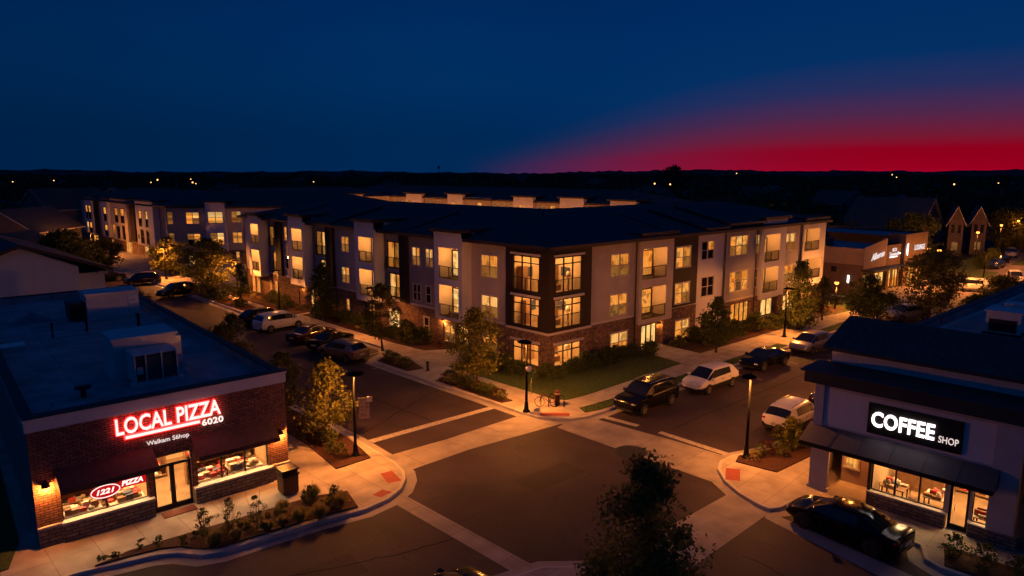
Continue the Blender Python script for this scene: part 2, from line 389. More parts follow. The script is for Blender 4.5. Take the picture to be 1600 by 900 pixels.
def text_mesh(txt, size, mats, F, u, z, d, depth=.03, bold=0., parent=None, name='lettering', shear=0., spacing=1., width=None, tilt=0.):
    cu = bpy.data.curves.new(name, 'FONT'); cu.body = txt; cu.size = size; cu.extrude = depth / 2; cu.offset = bold; cu.shear = shear; cu.space_character = spacing
    cu.resolution_u = 3
    ob = bpy.data.objects.new(name, cu); col.objects.link(ob)
    dg = bpy.context.evaluated_depsgraph_get(); me = bpy.data.meshes.new_from_object(ob.evaluated_get(dg))
    bpy.data.objects.remove(ob)
    xs = [v.co.x for v in me.vertices]; x0, x1 = min(xs), max(xs); k = (width / (x1 - x0)) if width else 1.
    mb = MB()
    for v in me.vertices:
        x = (v.co.x - x0) * k
        mb.v.append(F(u + x, d + v.co.z, z + v.co.y + tilt * x))
    for p in me.polygons: mb.f.append(tuple(p.vertices)); mb.m.append(0); mb.sm.append(False)
    bpy.data.meshes.remove(me)
    return mb.build(name, mats, parent)

# ------------------------------------------------------------------ camera, world
cam = bpy.data.cameras.new('camera'); co = bpy.data.objects.new('camera', cam); col.objects.link(co)
cam.sensor_width = 36; cam.lens = 36 * 1075 / 1600; cam.clip_end = 12000
co.location = (0, 0, 15.2); co.rotation_euler = (R(90 - 9.506), 0, R(-45)); sc.camera = co

w = bpy.data.worlds.new('World'); sc.world = w; w.use_nodes = True
nt = w.node_tree; nt.nodes.clear()
wo = nd(nt, 'ShaderNodeOutputWorld'); bg = nd(nt, 'ShaderNodeBackground'); bg.inputs[1].default_value = 1.
tc = nd(nt, 'ShaderNodeTexCoord'); sx = nd(nt, 'ShaderNodeSeparateXYZ'); nt.links.new(tc.outputs['Generated'], sx.inputs[0])
hv = nd(nt, 'ShaderNodeVectorMath', operation='MULTIPLY'); hv.inputs[1].default_value = (1, 1, 0); nt.links.new(tc.outputs['Generated'], hv.inputs[0])
hn = nd(nt, 'ShaderNodeVectorMath', operation='NORMALIZE'); nt.links.new(hv.outputs[0], hn.inputs[0])
dt = nd(nt, 'ShaderNodeVectorMath', operation='DOT_PRODUCT'); dt.inputs[1].default_value = (math.cos(R(6)), math.sin(R(6)), 0); nt.links.new(hn.outputs[0], dt.inputs[0])
az = nd(nt, 'ShaderNodeMapRange', interpolation_type='SMOOTHSTEP'); az.inputs[1].default_value = .722; az.inputs[2].default_value = 1.0; nt.links.new(dt.outputs['Value'], az.inputs[0])
lm = nd(nt, 'ShaderNodeMapRange'); lm.inputs[1].default_value = 0; lm.inputs[2].default_value = 1; lm.inputs[3].default_value = .27; lm.inputs[4].default_value = 1.; nt.links.new(az.outputs[0], lm.inputs[0])
el = nd(nt, 'ShaderNodeMath', operation='DIVIDE'); nt.links.new(sx.outputs[2], el.inputs[0]); nt.links.new(lm.outputs[0], el.inputs[1])
def s2l(c): return tuple((x / 255 / 12.92) if x / 255 <= .04045 else ((x / 255 + .055) / 1.055) ** 2.4 for x in c)
def ramp(stops, inp):
    r = nd(nt, 'ShaderNodeValToRGB'); cr = r.color_ramp
    while len(cr.elements) < len(stops): cr.elements.new(.5)
    for e, (p, c) in zip(cr.elements, stops): e.position = p; e.color = c4(s2l(c))
    nt.links.new(inp, r.inputs[0]); return r
red = ramp([(0, (165, 0, 40)), (.006, (150, 0, 30)), (.030, (142, 0, 28)), (.047, (114, 26, 52)), (.074, (78, 38, 74)), (.106, (38, 45, 92)), (.145, (4, 47, 99)), (.23, (0, 43, 97)), (.5, (2, 36, 86)), (1, (8, 36, 80))], el.outputs[0])
blue = ramp([(0, (0, 40, 84)), (.05, (0, 40, 84)), (.12, (0, 46, 95)), (.18, (0, 45, 97)), (.24, (0, 40, 92)), (.5, (2, 37, 86)), (1, (8, 36, 80))], sx.outputs[2])
mxc = nd(nt, 'ShaderNodeMix', data_type='RGBA'); nt.links.new(az.outputs[0], mxc.inputs[0]); nt.links.new(blue.outputs[0], mxc.inputs[6]); nt.links.new(red.outputs[0], mxc.inputs[7])
dk = nd(nt, 'ShaderNodeFloatCurve'); cv = dk.mapping.curves[0]; cv.points[0].location = (0, 1.0); cv.points[1].location = (1, 1.0)
for q_ in ((.42, .9), (.6, .70), (.74, .82), (.88, 1.0)): cv.points.new(*q_)
dk.mapping.update()
hf = nd(nt, 'ShaderNodeMath', operation='MULTIPLY_ADD'); hf.inputs[1].default_value = .5; hf.inputs[2].default_value = .5; nt.links.new(dt.outputs['Value'], hf.inputs[0]); nt.links.new(hf.outputs[0], dk.inputs['Value'])
scl = nd(nt, 'ShaderNodeVectorMath', operation='SCALE'); nt.links.new(mxc.outputs[2], scl.inputs[0]); nt.links.new(dk.outputs[0], scl.inputs['Scale'])
nt.links.new(scl.outputs[0], bg.inputs[0]); nt.links.new(bg.outputs[0], wo.inputs[0])

sc.view_settings.view_transform = 'Standard'; sc.view_settings.look = 'None'; sc.view_settings.exposure = 0; sc.view_settings.gamma = 1
sc.view_settings.use_curve_mapping = False
sc.render.engine = 'CYCLES'
cy = sc.cycles
cy.use_denoising = True
try: cy.denoiser = 'OPENIMAGEDENOISE'
except Exception: pass
cy.max_bounces = 5; cy.diffuse_bounces = 3; cy.glossy_bounces = 2; cy.transparent_max_bounces = 12; cy.transmission_bounces = 2
cy.sample_clamp_indirect = 3; cy.sample_clamp_direct = 0; cy.caustics_reflective = False; cy.caustics_refractive = False
cy.use_light_tree = True
AMBER = (1, .305, .05)

# ------------------------------------------------------------------ the setting
mb = MB(); mb.face([(-6000, -6000, -.06), (7000, -6000, -.06), (7000, 7000, -.06), (-6000, 7000, -.06)]); struct('ground', mb, 'ground')
mb = MB(); mb.face([(-60, -40, 0), (92, -40, 0), (92, 260, 0), (-60, 260, 0)]); mb.face([(92, -10, 0), (150, -10, 0), (150, 27.5, 0), (92, 27.5, 0)]); struct('road', mb, 'asphalt')

NW = [(20.3, 150), (20.25, 33), (20.05, 30.5), (19.92, 28.6), (19.6, 27.4), (19.1, 26.6), (18.3, 25.85), (17.2, 25.4), (15.9, 25.3), (13.6, 25.85), (11.2, 26.15), (9.9, 26.3), (9.15, 26.65), (8.55, 27.5), (7.9, 27.95), (6.9, 28.25), (5.3, 28.75), (-50, 30.5), (-50, 150)]
NE = [(30.2, 46.2), (30.15, 29.2), (30.25, 28.0), (30.7, 27.0), (31.5, 26.2), (32.6, 25.75), (34, 25.65), (60, 24.2), (86, 22.6), (88, 22.8), (88.6, 24), (88.6, 150), (31.5, 150), (31.6, 96), (31.6, 84.5), (31.2, 73), (30.8, 68.5), (31.4, 67.6), (32.6, 66.8), (33.4, 65.6), (33.4, 49.2), (32.6, 47.8), (31, 46.9)]
SE = [(31.2, 16.2), (30.2, 15.3), (29.4, 14.1), (28.95, 12.9), (28.9, 12.35), (29.4, 12.05), (30.4, 11.9), (30.5, 11.4), (30.5, 7.4), (30.3, 6.6), (29.3, 6.2), (29, 5.6), (29, -30), (80, -30), (80, 13.8), (60, 14.2), (38.4, 14.8), (35.2, 15.7), (33.3, 16.5), (32.2, 16.6)]
SW = [(-50, 17.6), (10, 17.2), (16.4, 17.05), (18.2, 16.55), (19.5, 15.3), (20.2, 13.6), (20.4, 11.5), (20.4, -30), (-50, -30)]
def inset(poly, t, keep=None):
    """offset a closed outline inwards by t (outwards for negative t)"""
    n = len(poly); ar = sum(poly[i][0] * poly[(i + 1) % n][1] - poly[(i + 1) % n][0] * poly[i][1] for i in range(n)); s = 1 if ar > 0 else -1
    out = []
    for i in range(n):
        a, b, c = Vector(poly[i - 1]), Vector(poly[i]), Vector(poly[(i + 1) % n])
        n1 = Vector((-(b - a).y, (b - a).x)).normalized() * s; n2 = Vector((-(c - b).y, (c - b).x)).normalized() * s
        k = (n1 + n2); k = k / max(.35, k.length_squared / 2)
        out.append(b + k * t)
    return out
def strip(mb, A, B, z, z2=None, m=0):
    n = len(A)
    for i in range(n):
        j = (i + 1) % n; mb.face([(*A[i], z), (*A[j], z), (*B[j], z2 if z2 is not None else z), (*B[i], z2 if z2 is not None else z)], m)
for P_ in (NW, NE, SE, SW):
    inn = inset(P_, .16)
    mb = MB(); mb.prism([tuple(p) for p in inn], 0, .146); struct('sidewalk', mb, 'walk')
    mb = MB(); strip(mb, inset(P_, .02), inn, .152); strip(mb, P_, inset(P_, .02), .13, .152); strip(mb, inset(P_, -.025), P_, .0, .13); struct('kerb', mb, 'kerb')
    mb = MB(); strip(mb, inset(P_, -.55), inset(P_, -.02), .005, .01); struct('gutter', mb, 'gutter')
def sheet(name, pts, z, m, kind='structure', t=.0):
    mb = MB()
    if t: mb.prism(pts, z - t, z)
    else: mb.face([(p[0], p[1], z) for p in pts])
    o = mb.build(name, m); return tag(o, kind=kind)
# crossings, stop lines, red pads
sheet('crosswalk', [(19.4, 27.5), (24, 27.35), (30.5, 26.35), (30.3, 29.15), (24, 29.4), (20.0, 29.85), (19.9, 28.6)], .009, 'band')
sheet('crosswalk', [(29.85, 15.05), (31.2, 16.1), (33.2, 16.5), (33.15, 20), (32.75, 25.6), (31.2, 26.35), (29.95, 26.1), (29.85, 20)], .0095, 'band')
sheet('crosswalk', [(20.3, 12.55), (28.85, 12.3), (29.6, 14.5), (20.0, 15.15)], .009, 'band')
sheet('crosswalk', [(17.25, 17.1), (18.15, 17.0), (18.15, 25.5), (17.3, 25.2)], .009, 'band')
sheet('parking_gutter', [(28.85, 12.2), (28.2, 12.25), (26.95, 7.2), (26.6, 0), (27.5, 0), (27.9, 6.4)], .0092, 'gutter')
sheet('stop_line', [(20.75, 32.5), (20.75, 31.95), (29.6, 31.25), (29.6, 31.75)], .008, 'paint')
sheet('stop_line', [(33.2, 25.4), (33.65, 25.4), (33.85, 22.8), (33.45, 22.8)], .008, 'paint')
sheet('stop_line', [(33.5, 21.3), (33.9, 21.3), (33.75, 16.9), (33.3, 16.9)], .008, 'paint')
for y in (44.6, 48.2, 51.6, 55.0, 58.4, 61.2):
    sheet('parking_line', [(29.2, y), (29.2, y + .12), (33.0, y + .5), (33.0, y + .38)], .008, 'paint')
for a in range(4): sheet('parking_line', [(48 + a * 6.2, 21.7), (48.12 + a * 6.2, 21.7), (48.2 + a * 6.2, 24.3), (48.08 + a * 6.2, 24.3)], .008, 'paint')
for pts in ([(18.5, 27.95), (19.15, 27.85), (18.8, 26.55), (18.15, 26.75)], [(17.05, 25.75), (17.75, 25.85), (17.55, 26.4), (16.9, 26.25)],
            [(30.45, 27.95), (31.75, 26.6), (32.15, 27.0), (30.85, 28.35)], [(31.55, 15.9), (31.9, 15.3), (30.6, 14.65), (30.25, 15.25)]):
    sheet('tactile_paving', pts, .156, 'pad')
mb = MB(); mb.lathe([(0, .014), (.85, .014), (.9, .012), (.92, .0)], (30.1, 20.8, 0), 28); struct('manhole_cover', mb, 'manhole')
# beds and lawns
def bed(pts, z=.2, m='mulch', name='planting_bed'): return sheet(name, pts, z, m, t=.06)
bed([(5.9, 28.75), (7.1, 28.55), (8.1, 28.3), (8.75, 27.9), (9.35, 27.05), (9.95, 26.65), (11.2, 26.5), (13.6, 26.2), (15.75, 25.68), (16.25, 27.4), (14.7, 28.1), (10.5, 28.6), (7.2, 29.0)])
bed([(20.0, 45), (19.9, 33.2), (19.55, 31.2), (19.25, 29.95), (17.2, 30.0), (17.75, 34), (18.0, 45)])
bed([(20.0, 120), (20.0, 50), (18.2, 50), (18.2, 120)])
bed([(30.5, 38.4), (31.75, 38.5), (31.25, 31.2), (30.45, 31.4)])
bed([(30.5, 45.9), (31.8, 46.6), (32.6, 44.4), (31.8, 41.6), (30.5, 41.9)])
bed([(35.3, 67), (38, 67), (38, 44.2), (35.3, 46.0), (35.0, 50)])
bed([(35.3, 94), (38, 94), (38, 68), (34.4, 68)])
bed([(31.9, 95), (33.9, 95), (33.6, 73), (31.8, 74)])
bed([(32.6, 15.9), (32.85, 13.8), (36.2, 13.4), (40, 13.35), (60, 13.0), (60, 14.0), (38.3, 14.55), (35.1, 15.4), (33.4, 16.15)])
bed([(29.25, 5.5), (30.9, 5.9), (31.0, -10), (29.25, -10)])
bed([(51.5, 32.6), (51.3, 28.7), (80, 26.9), (80, 31.0)])
LAWN = [[(33.5, 40.6), (33.45, 29.4), (34.0, 28.75), (35.6, 28.5), (47.2, 28.1), (48.2, 33.0), (38, 33.6), (37.5, 41.0)],
        [(33.3, 27.1), (36, 26.75), (59, 25.5), (59, 24.6), (34.2, 25.95), (32.9, 26.3)], [(62, 25.3), (83, 24.1), (83, 23.0), (62, 24.3)],
        [(70, 28.0), (84, 25.5), (87.5, 26), (87.5, 34), (80, 31)], [(-50, 30.9), (3.5, 30.9), (4.2, 33), (7, 66), (-50, 66)], [(7, 68), (17, 67), (17.5, 150), (-50, 150), (-50, 68)]]
for L_ in LAWN: sheet('lawn', L_, .185, 'lawn', t=.04)
sheet('path', [(33.3, 40.9), (33.3, 43.4), (38.3, 44.6), (38.3, 42.5)], .19, 'walk', t=.05)
sheet('path', [(47.3, 28.0), (50.9, 27.9), (51.2, 33.6), (48.4, 33.8)], .19, 'walk', t=.05)
sheet('path', [(67.5, 27.1), (70.5, 27.0), (71, 31.6), (68.6, 31.8)], .19, 'walk', t=.05)
# retail side parking lot and its islands
sheet('parking_lot', [(96, -8), (190, -8), (190, 25.5), (112, 25.5), (96, 23)], .006, 'lot')
sheet('sidewalk', [(90, 29), (90, 24.0), (112, 22.6), (112, 27)], .13, 'walk', t=.13)
for i_, (x, y, a, b) in enumerate(((118, 22.5, 9, 1.6), (137, 26.5, 14, 2.2), (150, 20, 10, 2), (103, 15.5, 9, 1.2))):
    sheet('traffic_island', [(x - a, y - b), (x + a, y - b * .8), (x + a, y + b), (x - a, y + b * .8)], .14, 'lawn', t=.14)

# worn asphalt: a few repair patches and sealed cracks
M['patch'] = asphalt('patched_asphalt', (.034, .022, .026))
M['seal'] = mat('crack_sealer', (.016, .012, .013), .9, .2, 6, 0, .05)
for pts in ([(22.4, 39.5), (24.6, 39.6), (24.5, 43.8), (22.3, 43.6)], [(22.8, 21.2), (26.4, 20.9), (26.5, 22.6), (22.9, 22.8)], [(41.2, 18.6), (45.4, 18.2), (45.5, 19.9), (41.3, 20.2)], [(9.6, 21.5), (13.4, 21.2), (13.5, 22.9), (9.7, 23.2)]):
    sheet('asphalt_patch', pts, .004, 'patch')
rr = random.Random(44)
for (x0, y0, x1, y1) in ((20.9, 33.5, 29.6, 36.8), (25.2, 32, 25.0, 60), (35, 21, 70, 18.9), (8, 24, 18, 20.5), (24.5, 11.5, 24.0, 2)):
    mb = MB(); n = 26; P_ = []
    dx, dy = x1 - x0, y1 - y0; L_ = math.hypot(dx, dy); off = 0
    for i in range(n + 1): off += rr.gauss(0, .05); P_.append((x0 + dx * i / n - dy / L_ * off, y0 + dy * i / n + dx / L_ * off))
    for a, b in zip(P_, P_[1:]):
        nx, ny = -dy / L_ * .028, dx / L_ * .028; mb.face([(a[0] - nx, a[1] - ny, .0045), (b[0] - nx, b[1] - ny, .0045), (b[0] + nx, b[1] + ny, .0045), (a[0] + nx, a[1] + ny, .0045)])
    struct('crack_seal', mb, 'seal')

# ------------------------------------------------------------------ windows, balconies, walls for the flats
def window(par, F, u0, u1, z0, z1, d, n=2, lit='lit', low=None, frame='trim_lite', bar=.06, rail=True, name='window'):
    mb = MB(); o = .035
    mb.box(u0 - o, u0 + bar, d - .09, d + .03, z0, z1, 0, F); mb.box(u1 - bar, u1 + o, d - .09, d + .03, z0, z1, 0, F)
    mb.box(u0 - o - .04, u1 + o + .04, d - .09, d + .05, z1 - bar * .6, z1 + .09, 0, F); mb.box(u0 - o - .04, u1 + o + .04, d - .09, d + .07, z0 - .06, z0 + bar * .6, 0, F)
    W_ = (u1 - u0) / n
    for i in range(1, n): mb.box(u0 + W_ * i - bar * .75, u0 + W_ * i + bar * .75, d - .085, d + .02, z0, z1, 0, F)
    zm = (z0 + z1) / 2
    if rail: mb.box(u0, u1, d - .08, d + .0, zm - .03, zm + .03, 0, F)
    o_ = mb.build(name, frame, par)
    pm = MB(); e = d - .06
    lits = lit if isinstance(lit, (list, tuple)) else [lit] * n; wr = random.Random(int(u0 * 37 + z0 * 101)); lits = [wr.choice(('lit', 'lit', 'lit_b', 'lit_c')) if q_ == 'lit' else q_ for q_ in lits]; lows = low if isinstance(low, (list, tuple)) else [low] * n
    names = []
    for i in range(n):
        a, b = u0 + W_ * i, u0 + W_ * (i + 1); lo = lows[i] or lits[i]
        for (c1, c2, mm) in ((z0, zm, lo), (zm, z1, lits[i])):
            if mm not in names: names.append(mm)
            pm.face([F(a, e, c1), F(b, e, c1), F(b, e, c2), F(a, e, c2)], names.index(mm))
    pm.build('pane', names, o_)
    return o_
def railing(par, F, u0, u1, z, d, h=1.05, step=.12):
    mb = MB()
    mb.box(u0, u1, d - .025, d + .025, z + h - .05, z + h, 0, F); mb.box(u0, u1, d - .02, d + .02, z + .07, z + .11, 0, F)
    n = max(2, int((u1 - u0) / step))
    for i in range(n + 1):
        u = u0 + (u1 - u0) * i / n; r = .03 if i in (0, n, n // 2) else .011
        mb.box(u - r, u + r, d - r, d + r, z, z + h, 0, F)
    return mb.build('railing', 'rail', par)
def slider(par, F, u0, u1, z0, z1, d, lit='lit_hot', n=2, name='sliding_door', trans=False):
    mb = MB(); b = .06
    for i in range(n + 1):
        u = u0 + (u1 - u0) * i / n; mb.box(u - b, u + b, d - .05, d + .05, z0, z1, 0, F)
    mb.box(u0, u1, d - .05, d + .05, z1 - .08, z1 + .05, 0, F); mb.box(u0, u1, d - .05, d + .05, z0, z0 + .1, 0, F)
    if trans: mb.box(u0, u1, d - .05, d + .05, z1 - .55, z1 - .48, 0, F)
    o = mb.build(name, 'frame_dark', par)
    pm = MB(); pm.face([F(u0, d - .02, z0), F(u1, d - .02, z0), F(u1, d - .02, z1), F(u0, d - .02, z1)])
    pm.build('pane', lit, o); return o
def balcony(par, F, u0, u1, z0, z1, d, depth=1.5, door=None, lit='lit_hot', wall='sid_tan', lamp=True, side=1):
    """a recessed balcony: lined recess, sliding door at its back, railing at its front"""
    mb = MB(); e = d - depth
    mb.face([F(u0, d - .01, z0), F(u1, d - .01, z0), F(u1, e, z0), F(u0, e, z0)], 1)
    mb.face([F(u0, d - .01, z1), F(u0, e, z1), F(u1, e, z1), F(u1, d - .01, z1)], 0)
    mb.face([F(u0, d - .01, z0), F(u0, e, z0), F(u0, e, z1), F(u0, d - .01, z1)], 0); mb.face([F(u1, d - .01, z0), F(u1, d - .01, z1), F(u1, e, z1), F(u1, e, z0)], 0)
    a, b = door or (u0 + .15, u1 - .15)
    mb.wall(F, u0, u1, z0, z1, e, [(a, b, z0, z0 + 2.3)], .05)
    o = mb.build('balcony', [wall, 'trim_dark'], par)
    slider(o, F, a, b, z0, z0 + 2.3, e, lit)
    railing(o, F, u0 + .03, u1 - .03, z0 + .02, d - .06)
    if lamp:  # ceiling lamp and point light added to brighten the recess
        lb = MB(); c = F((u0 + u1) / 2, d - depth * .5, z1 - .04)
        lb.lathe([(0, -.03), (.11, -.03), (.14, .03)], c, 12); k = lb.build('added_ceiling_lamp', 'bulb_added', o)
        light('lamp_light', 'POINT', F((u0 + u1) / 2, d - depth * .45, z1 - .45), 160., AMBER_IN, k, .12)
    return o
AMBER_IN = (1, .38, .075)
M['bulb_added'] = em('added_lamp_glass', (1, .42, .10), 6.)
def wallpart(par, F, u0, u1, z0, z1, d, m, holes=(), ret=(0, 0), name='wall', rv=.13, base=0.):
    """one wall bay; ret gives how far the returns at its two ends run back"""
    mb = MB(); mb.wall(F, u0, u1, z0, z1, d, holes, rv)
    for (u, r) in ((u0, ret[0]), (u1, ret[1])):
        if r: mb.face([F(u, d, z0), F(u, d - r, z0), F(u, d - r, z1), F(u, d, z1)])
    if z0 > 1 and (ret[0] or ret[1]):
        r = max(ret); mb.face([F(u0, d, z0), F(u1, d, z0), F(u1, d - r, z0), F(u0, d - r, z0)])
    return mb.build(name, m, par)
def pipe(par, F, u, d, z0, z1):
    mb = MB(); mb.tube([F(u, d + .06, z0), F(u, d + .06, z1)], .05, 6); return mb.build('downspout', 'trim_dark', par)
def band(par, F, u0, u1, z, d, m='trim_lite', h=.18, out=.06, name='trim_band'):
    mb = MB(); mb.box(u0, u1, d - .02, d + out, z, z + h, 0, F); return mb.build(name, m, par)
def flatroof(par, F, u0, u1, d0, d1, z, h=.3, m='trim_dark'):
    mb = MB(); mb.box(u0, u1, d1, d0, z, z + h, 0, F); k = len(mb.f)
    mb.face([F(u0 + .02, d0 - .02, z + h + .004), F(u1 - .02, d0 - .02, z + h + .004), F(u1 - .02, d1 + .02, z + h + .004), F(u0 + .02, d1 + .02, z + h + .004)], 1)
    return mb.build('roof', [m, 'shingle'], par)
def sconce_lamp(par, F, u, d, z, power=60, mat_='black', r=.1, name='wall_lamp'):
    mb = MB(); c = F(u, d + .16, z)
    mb.box(u - .06, u + .06, d, d + .05, z - .1, z + .2, 0, F); mb.lathe([(.02, .16), (r * .7, .14), (r, .0), (r * .9, -.02)], c, 12)
    o = mb.build(name, mat_, par)
    b = MB(); b.lathe([(0, -.05), (r * .7, -.04), (r * .75, .0), (0, .05)], c, 10); b.build('bulb', 'bulb', o)
    light('lamp_light', 'POINT', c + Vector((0, 0, -.12)) + (F(u, d + 1, z) - F(u, d, z)) * .02, power, AMBER, o, .06)
    return o

# ------------------------------------------------------------------ the corner block of flats
apt = thing('apartment_building', 'three storey corner apartment block with stone base and dark brown corner at the crossing', 'apartment building', (38, 34.1, 0))
FL = Fr((38, 0), 90, True)          # street side: u = Y, out = -X
FR = Fr((38, 34.1), -4)             # avenue side
Z3, Z2, Z1 = (6.75, 8.6), (3.45, 5.25), (.25, 1.95)
E9 = 9.85
# corner bay, left face and right face
dkw = 'sid_dark'
def big_window(F, a, b, d, z0, z1, lit, furn):
    """a three light window with a room behind it"""
    mb = MB(); e = d - .1; n = 3; w_ = (b - a) / n
    for i in range(n + 1): mb.box(a + w_ * i - .05, a + w_ * i + .05, e - .04, e + .04, z0, z1, 0, F)
    mb.box(a, b, e - .04, e + .04, z1 - .08, z1 + .02, 0, F); mb.box(a, b, e - .04, e + .04, z0 - .02, z0 + .08, 0, F); mb.box(a, b, e - .04, e + .04, z1 - .58, z1 - .5, 0, F)
    o = mb.build('window', 'frame_dark', apt)
    p = MB(); p.face([F(a, e, z0), F(b, e, z0), F(b, e, z1), F(a, e, z1)]); p.build('pane', 'glass', o)
    hd = MB(); hd.box(a - .2, b + .2, d - .02, d + .12, z1 + .05, z1 + .22, 0, F); hd.build('window_head', 'trim_lite', o)
    return o
for F, a0, a1, wa, wb, r0, r1 in ((FL, 33.7, 38.3, 34.75, 37.5, 0, .4), (FR, -.42, 4.3, .3, 3.2, 0, .4)):
    hs = [(wa, wb, 6.2, 8.95), (wa, wb, 3.45, 5.75)]
    wallpart(apt, F, a0, a1, 3.25, E9, .4, dkw, hs, (r0, r1), 'corner_wall')
    wallpart(apt, F, a0, a1, 0, 3.08, .42, 'stone', [(wa, wb, .45, 2.2)], (r0, r1), 'stone_base')
    band(apt, F, a0 - (.05 if F is FR else .06), a1, 3.08, .4)
    for k_, (z0, z1) in enumerate(((6.2, 8.95), (3.45, 5.75))):
        o = big_window(F, wa, wb, .4, z0, z1, 0, k_ + int(a0)); railing(o, F, wa + .02, wb - .02, z0 + .02, .42)
    big_window(F, wa, wb, .42, .45, 2.2, 0, 9 + int(a0))
# one lit room per storey behind both corner windows
for zb, zt, sd in ((6.0, 9.25, 1), (3.2, 5.95, 2), (.2, 2.5, 3)):
    X0, X1, Y0, Y1 = 37.72, 42.0, 33.86, 38.1
    r = MB(); V = lambda x, y, z: (x, y - (x - 38) * .07 * (y < 36), z)
    r.face([V(X1, Y0, zb), V(X1, Y1, zb), V(X1, Y1, zt), V(X1, Y0, zt)]); r.face([V(X0, Y1, zb), V(X1, Y1, zb), V(X1, Y1, zt), V(X0, Y1, zt)])
    r.face([V(X0, Y0, zb), V(X1, Y0, zb), V(X1, Y1, zb), V(X0, Y1, zb)], 1); r.face([V(X0, Y0, zt), V(X1, Y0, zt), V(X1, Y1, zt), V(X0, Y1, zt)])
    r.face([V(38.6, 34.8, zt - .02), V(41.2, 34.8, zt - .02), V(41.2, 37.2, zt - .02), V(38.6, 37.2, zt - .02)], 2)
    rm = r.build('corner_room', ['room', 'room_floor', 'ceil'], apt)
    f = MB(); k_ = sd * .4
    for q in ((41.9, 41.96, 35.0 + k_, 35.9 + k_, zb + 1.0, zb + 1.7), (39.2 + k_, 40.0 + k_, 38.02, 38.08, zb + .9, zb + 1.7)): f.box(*q, 1)
    f.box(41.4, 41.95, 36.6, 37.3, zb, zb + 1.8, 0); f.box(38.2 + k_, 38.8 + k_, 37.4, 38.0, zb, zb + 1.9, 0); f.box(39.6, 40.9, 35.4, 36.3, zb, zb + .45, 0); f.box(39.6, 40.9, 36.1, 36.4, zb + .45, zb + .9, 0)
    f.lathe([(.05, 0), (.05, 1.1), (.22, 1.1), (.14, 1.5), (0, 1.5)], (41.3, 35.0, zb), 10, 2); f.lathe([(0, .0), (.12, 0), (.14, .35), (.3, .7), (.24, 1.1), (0, 1.3)], (38.3, 34.5, zb), 9, 3)
    f.build('furnishing', ['wood', 'navygoods', 'cream', 'leaf_c'], rm)
# left wing -------------------------------------------------
def base(F, u0, u1, holes=(), d=.05, m='stone', trim=True, z1=3.08):
    o = wallpart(apt, F, u0, u1, 0, z1, d, m, holes, name='stone_base')
    if trim: band(apt, F, u0, u1, 3.08, .0)
    return o
def plain(F, u0, u1, m, wins, d=0., z0=3.2, ret=(0, 0), top=E9):
    wallpart(apt, F, u0, u1, z0, top, d, m, [w_[:4] for w_ in wins], ret)
    for w_ in wins: window(apt, F, *w_[:4], d, **(w_[4] if len(w_) > 4 else {}))
def white_bay(F, u0, u1, d, ops, z0=2.75, top=10.3, m='sid_white', door_at=.55, lits=('lit_hot', 'lit_hot'), back=3.5, depth=1.5, ov=.25):
    hs = []
    for (a, b, c, e) in ops: hs.append((a, b, c, e))
    wallpart(apt, F, u0, u1, z0, top, d, m, hs, (d + .02, d + .02), 'bay_wall', .02)
    for (a, b, c, e), l in zip(ops, lits): balcony(apt, F, a, b, c, e, d, depth, (a + .1, b - .1), l)
    for u in (u0, u1):   # cheeks standing proud of the main roof
        mb = MB(); mb.face([F(u, d, E9), F(u, -back, E9), F(u, -back, top), F(u, d, top)]); mb.build('bay_cheek', m, apt)
    mb = MB(); mb.face([F(u0, d, z0), F(u1, d, z0), F(u1, 0, z0), F(u0, 0, z0)]); mb.build('soffit', m, apt)
    flatroof(apt, F, u0 - ov, u1 + ov, d + ov + .1, -back, top, .28)
LD = dict(lit='lit', low='lit_dim'); DK = dict(lit='dark_glass', low='dark_glass'); HALF = dict(lit=['dark_glass', 'lit'], low=['dark_glass', 'dark_glass'])
plain(FL, 38.3, 43.1, 'sid_tan', [(39.6, 41.6, *Z3, LD), (39.6, 41.6, *Z2, LD)])
base(FL, 38.3, 42.6, [(39.7, 41.4, .4, 2.0)]); window(apt, FL, 39.7, 41.4, .4, 2.0, .05, lit='lit', low='lit_dim')
white_bay(FL, 42.8, 46.4, 1.1, [(43.25, 45.8, 6.3, 8.95), (43.25, 45.8, 3.0, 5.75)])
base(FL, 42.6, 51.4, [(43.3, 44.6, .15, 2.25), (45.0, 46.3, .5, 2.0), (48.6, 49.4, .6, 2.2)])
slider(apt, FL, 43.3, 44.6, .15, 2.25, -.05, 'lit_hot', 2, 'door'); window(apt, FL, 45.0, 46.3, .5, 2.0, .05, lit='lit', low='lit_dim'); window(apt, FL, 48.6, 49.4, .6, 2.2, .05, n=1, **DK)
sconce_lamp(apt, FL, 46.5, .06, 2.3, 130)
plain(FL, 46.4, 51.5, 'sid_taupe', [(49.8, 51.0, 6.85, 8.5, dict(lit='lit', low='lit_dim')), (47.9, 49.0, 6.85, 8.5, dict(lit='lit', low='lit_low')), (49.8, 51.0, 3.55, 5.1, DK), (48.3, 49.1, 3.55, 5.1, dict(n=1, **DK))])
wallpart(apt, FL, 51.5, 52.6, 3.2, E9, .35, dkw, (), (.4, .4), 'dark_pier')
def juliet(F, a, b, z0, z1, d=0., lit='lit', low=None, n=2):
    window(apt, F, a, b, z0, z1, d, n=n, lit=lit, low=low, frame='frame_dark', rail=False); railing(apt, F, a - .1, b + .1, z0 - .05, d + .12)
wallpart(apt, FL, 52.6, 55.6, 3.2, E9, -.25, 'sid_tan', [(53.0, 55.2, 6.25, 8.7), (53.0, 55.0, 3.4, 5.65)])
juliet(FL, 53.0, 55.2, 6.25, 8.7, -.25, ['lit_dim', 'lit']); juliet(FL, 53.0, 55.0, 3.4, 5.65, -.25)
